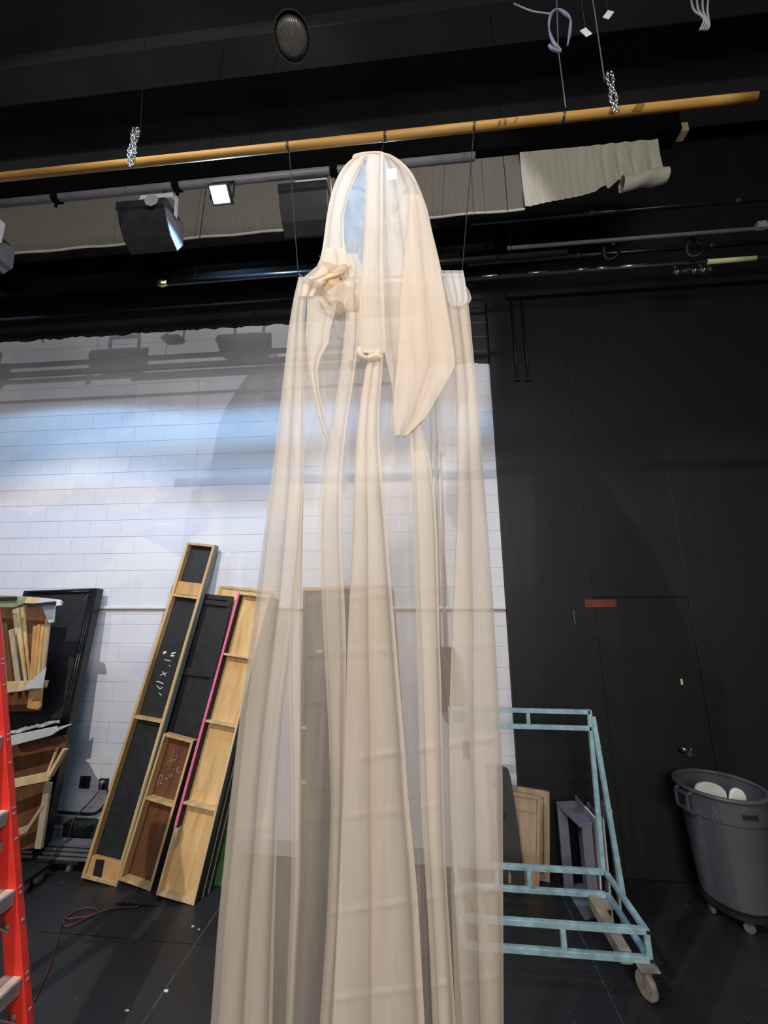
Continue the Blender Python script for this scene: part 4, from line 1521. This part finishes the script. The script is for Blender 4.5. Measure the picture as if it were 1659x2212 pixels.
# right side electrics
a, b = PY(1330, 518, 3.6), PY(1640, 492, 3.6)
t = thing('lighting_pipe', 'upper slim steel pipe at the right carrying a white tag box', 'pipe', (a.x, 3.6, a.z))
bm = BM()
tube(bm, [(-1.1, 0, -0.0), (3.0, 0, 0.0)], 0.02, 12)
obj('pipe', bm, M_greymetal, t, sm=True)
lbox('tag_box', (b.x - a.x - 0.045, -0.05, -0.03), (b.x - a.x + 0.045, 0.0, 0.045), M_tagwhite, t, 0.006)
a = PY(1000, 591, 3.8)
t = thing('lighting_pipe', 'lower black pipe at the right with a yellow sleeve and chrome clamp', 'pipe', (a.x, 3.8, PY(1525, 566, 3.8).z))
bm = BM()
tube(bm, [(0, 0, 0), (5, 0, 0)], 0.022, 12)
obj('pipe', bm, M_darkmetal, t, sm=True)
xq0, xq1 = PY(1526, 565, 3.8).x - a.x, PY(1632, 558, 3.8).x - a.x
bm = BM()
tube(bm, [(xq0, 0, 0), (xq1, 0, 0)], 0.026, 12)
obj('yellow_sleeve', bm, M_yellow, t, sm=True)
for px0, px1 in ((1040, 1072), (1140, 1180), (1245, 1268), (1290, 1315), (1340, 1395)):
    bm = BM()
    tube(bm, [(PY(px0, 585, 3.8).x - a.x, -0.012, 0.008), (PY(px1, 585, 3.8).x - a.x, -0.012, 0.008)], 0.016, 8)
    obj('tape_band', bm, M_steel, t, sm=True)
q = PY(1455, 588, 3.75)
t = thing('pipe_clamp', 'row of chrome pipe clamps hanging under the lower right pipe', 'clamp', q)
for k in range(4):
    bm = BM()
    lathe(bm, [(0.03, 0), (0.034, 0.01), (0.034, 0.05), (0.03, 0.06)], 14, Matrix.Translation((0.02 + k * 0.085, 0, 0)) @ Matrix.Rotation(PI / 2, 4, 'Y'))
    obj('clamp_ring', bm, M_chrome if k != 1 else M_darkmetal, t, sm=True)
bm = BM()
tube(bm, [(0, 0, 0), (0.36, 0, 0)], 0.018, 10)
for k in (0.05, 0.30):
    bar(bm, (k, 0, 0), (k, 0.05, 0.11), 0.02, 0.02)
obj('spigot', bm, M_steel, t)
for px, py, lab in ((1320, 540, 'black coiled cable ring hanging between the two right pipes'), (1500, 534, 'black cable ring hanging left of the white tag box')):
    q = PY(px, py, 3.7)
    bm = BM()
    tube(bm, [q + Vector((0.075 * math.cos(x), 0.02 * math.sin(x * 2), 0.11 * math.sin(x))) for x in np.linspace(0, 2 * PI, 25)[:-1]], 0.018, 8, closed=True)
    tag(obj('cable_ring', bm, M_black_cable, sm=True), lab, 'cable')
# more dark pipes higher on the right
for yy, zz, lab in ((3.5, 6.32, 'faint dark pipe above the tagged steel pipe at the right'), (3.9, 6.2, 'faint dark pipe farthest back under the border cloth end')):
    t = thing('lighting_pipe', lab, 'pipe', (0.6, yy, zz))
    bm = BM()
    tube(bm, [(0, 0, 0), (5, 0, 0)], 0.024, 12)
    obj('pipe', bm, M_gloss, t, sm=True)
    for x in (1.2, 2.6, 3.4):
        bm = BM()
        tube(bm, [(x, 0, 0), (x + 0.05, 0, 0)], 0.03, 10)
        obj('coupling', bm, M_darkmetal, t, sm=True)
# two vertical conduits on the black wall
for px, lab in ((1118, 'left black conduit high on the black wall'), (1142, 'right black conduit high on the black wall')):
    a, b = PY(px, 817, WY - 0.07), PY(px - 6, 655, WY - 0.07)
    t = thing('black_conduit', lab, 'conduit', (a.x, WY - 0.066, a.z))
    bm = BM()
    tube(bm, [(0, 0, 0), (0, 0, 6.05 - a.z)], 0.017, 10)
    obj('pipe', bm, M_black, t, sm=True)
    bm = BM()
    box(bm, (-0.03, -0.018, -0.03), (0.03, 0.02, 0.0))
    obj('end_box', bm, M_black, t, bevel=0.003)
# cable loop and tags in the dark top right
q = PY(1210, 60, 1.6)
bm = BM()
lp = [PY(*c, 1.6) for c in ((1212, 108), (1196, 92), (1186, 62), (1190, 32), (1204, 20), (1222, 30), (1232, 42), (1231, 70), (1226, 98))]
tube(bm, smooth(lp, 8), [0.004 + 0.005 * abs(math.sin(i * 0.2)) for i in range(8 * 8 + 1)], 8)
tag(obj('cable_loop', bm, M_lightblue_cable, sm=True), 'pale loop of cable in the dark at the upper right', 'cable')
bm = BM()
tube(bm, smooth([PY(1186, 98, 1.6), PY(1194, 106, 1.6), PY(1212, 112, 1.6)], 6), 0.008, 8)
tag(obj('cable_tail', bm, M_lightblue_cable, sm=True), 'short pale cable tail under the pale loop at upper right', 'cable')
wire('slack_cable', 'faint slack cable running left from the pale loop at upper right', smooth([PY(1110, 8, 1.6), PY(1150, 24, 1.6), PY(1190, 30, 1.6)], 6), 0.004, M_greymetal, 'cable')
for px, py, a_, lab in ((1314, 32, 0.6, 'upper white tag in the dark above the right-hand chain'), (1266, 70, -0.5, 'lower white tag in the dark beside the pale cable loop')):
    q = PY(px, py, 1.6)
    bm = BM()
    box(bm, (-0.018, -0.002, -0.03), (0.018, 0.002, 0.03), Matrix.Translation(q) @ Matrix.Rotation(a_, 4, 'Y'))
    t = thing('white_tag', lab, 'tag', q)
    bmesh.ops.transform(bm, matrix=Matrix.Translation(-q), verts=bm.verts[:])
    obj('card', bm, M_tagwhite, t, bevel=0.001)
    bm = BM()
    tube(bm, [(0, 0, 0.028), (0.02, 0.02, 1.2), (0.02, 0.03, 3.0)], 0.0015, 5)
    obj('string', bm, M_wire, t)
bm = BM()
for k in range(4):
    tube(bm, smooth([PY(1490 + 14 * k, -20, 1.6), PY(1498 + 10 * k, 20, 1.6), PY(1520 + 4 * k, 40 + 5 * k, 1.6), PY(1512 + 5 * k, 65, 1.6)], 6), 0.005, 6)
tag(obj('cable_bundle', bm, M_greymetal, sm=True), 'faint bundle of grey cables in the extreme top right', 'cable')

# ------------------------------------------------------------------ the hanging figure of sheer cloth
GY = 1.9
sh0 = PY(645, 602, GY)
sh1 = PY(1001, 594, GY)
ghost = thing('hanging_figure', 'tall hooded figure of cream sheer cloth hung from the ochre batten', 'hanging figure', Vector(((sh0.x + sh1.x) / 2, GY, 0.0)))
go = ghost.location.copy()


def interp_rows(rows, n):
    R = np.array(rows, float)
    py = np.linspace(R[0, 0], R[-1, 0], n)
    out = [py]
    for c in range(1, R.shape[1]):
        out.append(np.interp(py, R[:, 0], R[:, c]))
    A = np.array(out)
    k = max(1, n // 40)
    if k > 1:
        ker = np.ones(2 * k + 1) / (2 * k + 1)
        for c in range(1, A.shape[0]):
            pad = np.concatenate([2 * A[c, 0] - A[c, k:0:-1], A[c], 2 * A[c, -1] - A[c, -2:-k - 2:-1]])
            A[c] = np.convolve(pad, ker, 'valid')
    return A


def panel(name, rows, m, Y, amp=0.02, f=2.0, k=1.2, ph=0.0, nu=72, nv=90, bulge=0.0, creases=(), hem=True, ydown=0.0, wob=0.3, parent=None):
    """hanging cloth: rows (py, left, right) measured in the photo at distance Y; k>1 makes pleats that double back"""
    if creases and rows[-1][0] > 2000:
        nv = 300
    A = interp_rows(rows, nv)
    bm = BM()
    vv = []
    py0, py1 = rows[0][0], rows[-1][0]
    for j in range(nv):
        py, xl, xr = A[0, j], A[1, j], A[2, j]
        s = (py - py0) / (py1 - py0)
        row = []
        for i in range(nu + 1):
            u = i / nu
            th = 2 * PI * f * u + ph + wob * math.sin(3.1 * s + 2 * ph + 4 * u) + 0.15 * math.sin(9 * s + ph)
            un = u + k * (math.sin(th) - math.sin(ph)) / (2 * PI * f) * min(1, 8 * u) * min(1, 8 * (1 - u))
            un = min(1.0, max(0.0, un))
            px = xl + (xr - xl) * un
            a = amp * (0.6 + 0.6 * s)
            y = Y + ydown * s - a * math.cos(th) - bulge * 4 * un * (1 - un)
            for (c0, cx, sl, ln, hgt) in creases:
                dd = (py - c0 - sl * (px - cx)) / 5.0
                if abs(dd) < 3 and abs(px - cx) < ln:
                    y -= (0.35 + 0.45 * math.sin(px * 0.045 + c0) ** 2) * hgt * math.exp(-dd * dd)
            row.append(bm.verts.new(PY(px, py, y) - go))
        vv.append(row)
    for j in range(nv - 1):
        for i in range(nu):
            bm.faces.new((vv[j][i], vv[j][i + 1], vv[j + 1][i + 1], vv[j + 1][i]))
    o = obj(name, bm, m, parent or ghost, sm=True)
    if hem:
        bmh = BM()
        tube(bmh, [v.co for v in []] or [PY(A[2, j], A[0, j], Y + ydown * (A[0, j] - py0) / (py1 - py0) - amp * (0.6 + 0.6 * (A[0, j] - py0) / (py1 - py0)) * math.cos(2 * PI * f + ph)) - go for j in range(0, nv, max(2, nv // 45))], 0.0013, 5)
        obj('hem_edge', bmh, M_sheer, o, sm=True)
    return o


CR = [(1300, 690, -0.12, 300, .006), (1400, 900, -0.05, 260, .005), (1610, 960, -0.15, 180, .009), (1770, 700, -0.12, 260, .005), (1930, 1000, -0.15, 300, .006), (2120, 1000, -0.14, 300, .006), (1180, 600, 0.1, 200, .004)]
# back length: one wide sheet right across
panel('gown_back', [(600, 646, 1002), (680, 626, 1012), (770, 618, 1022), (850, 610, 1028), (950, 600, 1038), (1100, 583, 1050), (1250, 563, 1062), (1500, 524, 1076), (1640, 509, 1084), (1900, 480, 1086), (2212, 457, 1087), (2780, 415, 1092)],
      sheer('cream_sheer_back', (0.84, 0.735, 0.61), 0.42, 0.36), GY + 0.16, amp=0.04, f=3.5, k=0.8, ph=0.4, nu=200, nv=110, ydown=0.12, bulge=-0.12, creases=CR, hem=False)
panel('gown_panel', [(603, 644, 668), (650, 631, 657), (770, 617, 657), (950, 597, 656), (1100, 577, 655), (1250, 558, 648), (1400, 539, 631), (1565, 516, 611), (1730, 497, 601), (2000, 470, 592), (2212, 455, 588), (2780, 410, 575)],
      M_sheer, GY - 0.03, amp=0.022, f=2.4, k=1.25, ph=0.6, ydown=-0.1, creases=CR)
panel('gown_panel', [(1060, 650, 655), (1200, 640, 652), (1300, 626, 650), (1500, 624, 650), (1700, 630, 651), (1900, 630, 649), (2212, 617, 633), (2780, 590, 615)],
      M_sheer, GY - 0.06, amp=0.008, f=1.5, k=1.5, ph=0.2, nu=40, ydown=-0.08)
panel('gown_panel', [(640, 664, 732), (680, 663, 722), (713, 661, 712), (740, 662, 710), (770, 663, 692), (800, 666, 685), (850, 676, 690), (903, 688, 700), (944, 702, 713)],
      M_sheer, GY - 0.05, amp=0.012, f=1.5, k=1.2, ph=1.4, nu=48, nv=60)
panel('gown_panel', [(675, 748, 776), (720, 744, 776), (780, 738, 769), (850, 728, 759), (930, 714, 746), (1000, 704, 739), (1100, 694, 736), (1200, 691, 740), (1400, 700, 748), (1600, 711, 745), (1750, 715, 742), (2000, 706, 738), (2212, 690, 722), (2780, 655, 690)],
      M_sheer, GY - 0.04, amp=0.012, f=1.5, k=1.3, ph=0.9, ydown=-0.08, creases=CR)
panel('gown_panel', [(755, 796, 828), (830, 784, 825), (900, 774, 816), (1000, 766, 822), (1161, 762, 836), (1400, 750, 856), (1600, 745, 873), (1720, 741, 881), (1920, 732, 901), (2212, 718, 917), (2780, 690, 950)],
      M_sheerdense, GY - 0.09, amp=0.02, f=2.2, k=1.35, ph=2.2, ydown=-0.14, creases=CR)
panel('gown_panel', [(860, 880, 905), (940, 886, 915), (1019, 889, 934), (1137, 892, 944), (1375, 900, 949), (1493, 903, 953), (1731, 909, 958), (1909, 920, 964), (2028, 927, 972), (2212, 935, 984), (2780, 955, 1010)],
      M_sheerdense, GY - 0.05, amp=0.014, f=1.6, k=1.3, ph=0.3, ydown=-0.1, creases=CR)
panel('gown_panel', [(598, 956, 1003), (650, 964, 1012), (720, 975, 1018), (850, 985, 1030), (1048, 988, 1046), (1150, 985, 1054), (1300, 978, 1065), (1500, 972, 1076), (1640, 966, 1085), (2212, 984, 1087), (2780, 1000, 1092)],
      M_sheer, GY - 0.02, amp=0.02, f=2.0, k=1.1, ph=2.6, ydown=-0.06, creases=CR)
# middle length across the chest, behind the strips
panel('gown_front', [(603, 650, 985), (770, 640, 985), (900, 690, 985), (1050, 690, 880), (1300, 700, 895), (1700, 716, 905), (2212, 692, 930), (2780, 660, 950)],
      sheer('thin_cream_sheer', (0.86, 0.79, 0.70), 0.15), GY + 0.06, amp=0.03, f=3, k=0.8, ph=1.2, nu=120, ydown=0.0, creases=CR, hem=False)

# shoulder rod and hood hoop
bm = BM()
tube(bm, [sh0 - go + Vector((0.0, 0, 0.0)), sh1 - go], 0.008, 10)
obj('shoulder_rod', bm, M_sheerdense, ghost, sm=True)
hoop_px = [(690, 578), (700, 530), (708, 470), (718, 420), (735, 377), (760, 347), (792, 335), (830, 333), (860, 347), (886, 373), (905, 410), (921, 455), (931, 500), (942, 545), (952, 590)]
bm = BM()
tube(bm, smooth([PY(a, b, GY - 0.02) - go for a, b in hoop_px], 5), 0.007, 8)
obj('hood_hoop', bm, M_sheerdense, ghost, sm=True)
bm = BM()
tube(bm, smooth([PY(a, b, GY - 0.02) - go for a, b in ((764, 346), (768, 338), (792, 333), (820, 332), (833, 338))], 5), 0.012, 8)
obj('hoop_cap', bm, M_sheerdense, ghost, sm=True)


def shell(name, rows, m, Y, back, nu=48, nv=50, rip=0.012, ph=0.0):
    A = interp_rows(rows, nv)
    bm = BM()
    vv = []
    for j in range(nv):
        py, xl, xr = A[0, j], A[1, j], A[2, j]
        row = []
        for i in range(nu + 1):
            u = i / nu
            c = 2 * u - 1
            y = Y + back * math.sqrt(max(0, 1 - c * c)) + rip * math.sin(u * 23 + ph + 3 * math.sin(j * 0.13)) * (1 - c * c)
            y += 0.010 * math.sin((py - 350) * 0.07 + u * 9 + ph) * (1 - c * c)
            row.append(bm.verts.new(PY(xl + (xr - xl) * u, py, y) - go))
        vv.append(row)
    for j in range(nv - 1):
        for i in range(nu):
            bm.faces.new((vv[j][i], vv[j][i + 1], vv[j + 1][i + 1], vv[j + 1][i]))
    return obj(name, bm, m, ghost, sm=True)


sil = [(334, 785, 835), (346, 762, 860), (373, 737, 886), (420, 718, 908), (470, 708, 924), (530, 700, 938), (580, 690, 950), (640, 684, 962)]
shell('hood_back', sil, M_sheerblue, GY, 0.30)
shell('hood_lining', [(350, 765, 850), (400, 735, 895), (470, 716, 915), (540, 712, 930), (610, 700, 945)], M_sheerblue, GY, 0.20, rip=0.02, ph=1.3)
# creased inner lining seen in the face opening
panel('hood_flap', [(334, 786, 792), (346, 762, 789), (373, 737, 773), (420, 718, 753), (470, 708, 741), (530, 700, 744), (560, 695, 752), (600, 684, 764)], M_sheerdense, GY - 0.03, amp=0.008, f=1.5, k=1.1, ph=0.5, nu=30, nv=50)
panel('hood_flap', [(333, 790, 828), (346, 790, 828), (400, 789, 826), (455, 788, 826), (500, 786, 826), (540, 784, 826), (600, 780, 828), (680, 776, 830), (762, 773, 832)], M_sheerdense, GY - 0.09, amp=0.012, f=1.2, k=1.0, ph=1.8, nu=36, nv=60, creases=((640, 800, 0.4, 60, .006),))
panel('hood_veil', [(334, 824, 835), (346, 824, 860), (373, 824, 886), (420, 824, 908), (470, 824, 924), (530, 824, 938), (580, 825, 950), (640, 827, 962), (700, 828, 972), (760, 830, 981), (785, 836, 984), (805, 841, 978), (830, 846, 962), (850, 848, 950), (862, 849, 943), (890, 846, 928), (920, 845, 908), (938, 849, 884), (946, 858, 872)],
      M_sheer, GY - 0.07, amp=0.02, f=3.4, k=1.1, ph=0.4, nu=90, nv=100, creases=((835, 900, 0.2, 90, .012), (590, 900, -0.1, 50, .006)))
panel('hood_fold', [(420, 884, 907), (500, 880, 930), (600, 868, 953), (700, 862, 970), (790, 858, 982), (835, 852, 958), (858, 850, 944), (900, 848, 920), (940, 850, 880)], M_sheer, GY - 0.10, amp=0.014, f=1.7, k=1.2, ph=2.0, nu=48, nv=70)
# rolled hem under the central flap
bm = BM()
tube(bm, smooth([PY(a, b, GY - 0.12) - go for a, b in ((776, 752), (780, 768), (797, 773), (812, 770), (826, 772))], 6), [0.013 + 0.004 * math.sin(i * 0.45) for i in range(25)], 10)
obj('rolled_hem', bm, M_sheerdense, ghost, sm=True)
# crumpled gather at the left of the neck
def ruffle(name, centre, rx, ry, rz, m, seed, Y, n=28, amp=0.22):
    rnd = random.Random(seed)
    ph = [rnd.uniform(0, 6.28) for _ in range(6)]
    c = PY(*centre, Y) - go
    bm = BM()
    vv = []
    for j in range(n + 1):
        th = PI * j / n
        row = []
        for i in range(n):
            a = 2 * PI * i / n
            r = 1 + amp * math.sin(3 * a + ph[0] + 2 * th) * math.sin(th) + amp * 0.6 * math.sin(5 * th + ph[1] + 2 * a) * math.sin(th) + amp * 0.4 * math.sin(7 * a - 4 * th + ph[2]) * math.sin(th)
            row.append(bm.verts.new(c + Vector((rx * r * math.sin(th) * math.cos(a), ry * r * math.sin(th) * math.sin(a), rz * r * math.cos(th)))))
        vv.append(row)
    for j in range(n):
        for i in range(n):
            bm.faces.new((vv[j][i], vv[j][(i + 1) % n], vv[j + 1][(i + 1) % n], vv[j + 1][i]))
    bmesh.ops.remove_doubles(bm, verts=bm.verts[:], dist=1e-5)
    return obj(name, bm, m, ghost, sm=True)


ruffle('neck_stuffing', (716, 607), 0.080, 0.05, 0.062, M_stuffing, 3, GY + 0.0, amp=0.17)['label'] = 'yellow stuffing'
ruffle('neck_gather', (735, 640), 0.115, 0.05, 0.10, M_sheer, 11, GY + 0.0, amp=0.14)
panel('neck_drape', [(536, 698, 744), (556, 693, 752), (575, 684, 760), (592, 664, 742), (604, 650, 706), (620, 646, 694), (640, 645, 680)], M_sheerdense, GY - 0.05, amp=0.016, f=2.2, k=1.1, ph=0.7, nu=48, nv=36)
panel('neck_drape', [(548, 742, 772), (575, 748, 782), (600, 740, 784), (630, 738, 782), (660, 742, 780), (690, 752, 779)], M_sheer, GY - 0.03, amp=0.014, f=1.6, k=1.2, ph=1.7, nu=40, nv=36)


def ribbon(name, px, Y, wd, m, tw=0.5):
    C_ = smooth([PY(a, b, Y) - go for a, b in px], 8)
    bm = BM()
    prev = None
    for i, p in enumerate(C_):
        ang = tw * math.sin(i * 0.35)
        off = Vector((0, math.cos(ang), math.sin(ang))) * wd
        a, b = bm.verts.new(p - off), bm.verts.new(p + off)
        if prev:
            bm.faces.new((prev[0], a, b, prev[1]))
        prev = (a, b)
    return obj(name, bm, m, ghost, sm=True)


ribbon('gather_fold', [(676, 592), (686, 618), (702, 636), (722, 644), (738, 634), (744, 614), (738, 596)], GY - 0.085, 0.034, M_sheerdense, 0.25)
ribbon('gather_fold', [(692, 560), (704, 574), (722, 581), (740, 578), (754, 586)], GY - 0.075, 0.03, M_sheer, 0.3)
ribbon('gather_fold', [(686, 640), (689, 655), (698, 665), (710, 668), (722, 664), (732, 655)], GY - 0.08, 0.02, M_sheerdense, 0.2)
ribbon('gather_fold', [(650, 602), (668, 612), (690, 634), (716, 655), (745, 672)], GY - 0.06, 0.045, M_sheer, 0.3)
# cloth bunched on the right end of the rod
panel('shoulder_bunch', [(584, 952, 1000), (600, 956, 1003), (625, 962, 1006), (650, 968, 1010), (662, 975, 998)], M_sheerblue, GY - 0.035, amp=0.012, f=3, k=1.1, ph=0.3, nu=48, nv=24)
panel('shoulder_bunch', [(618, 1000, 1006), (630, 1002, 1014), (645, 1003, 1018), (655, 1006, 1014)], M_sheerblue, GY - 0.02, amp=0.006, f=1, k=0.6, nu=16, nv=14)
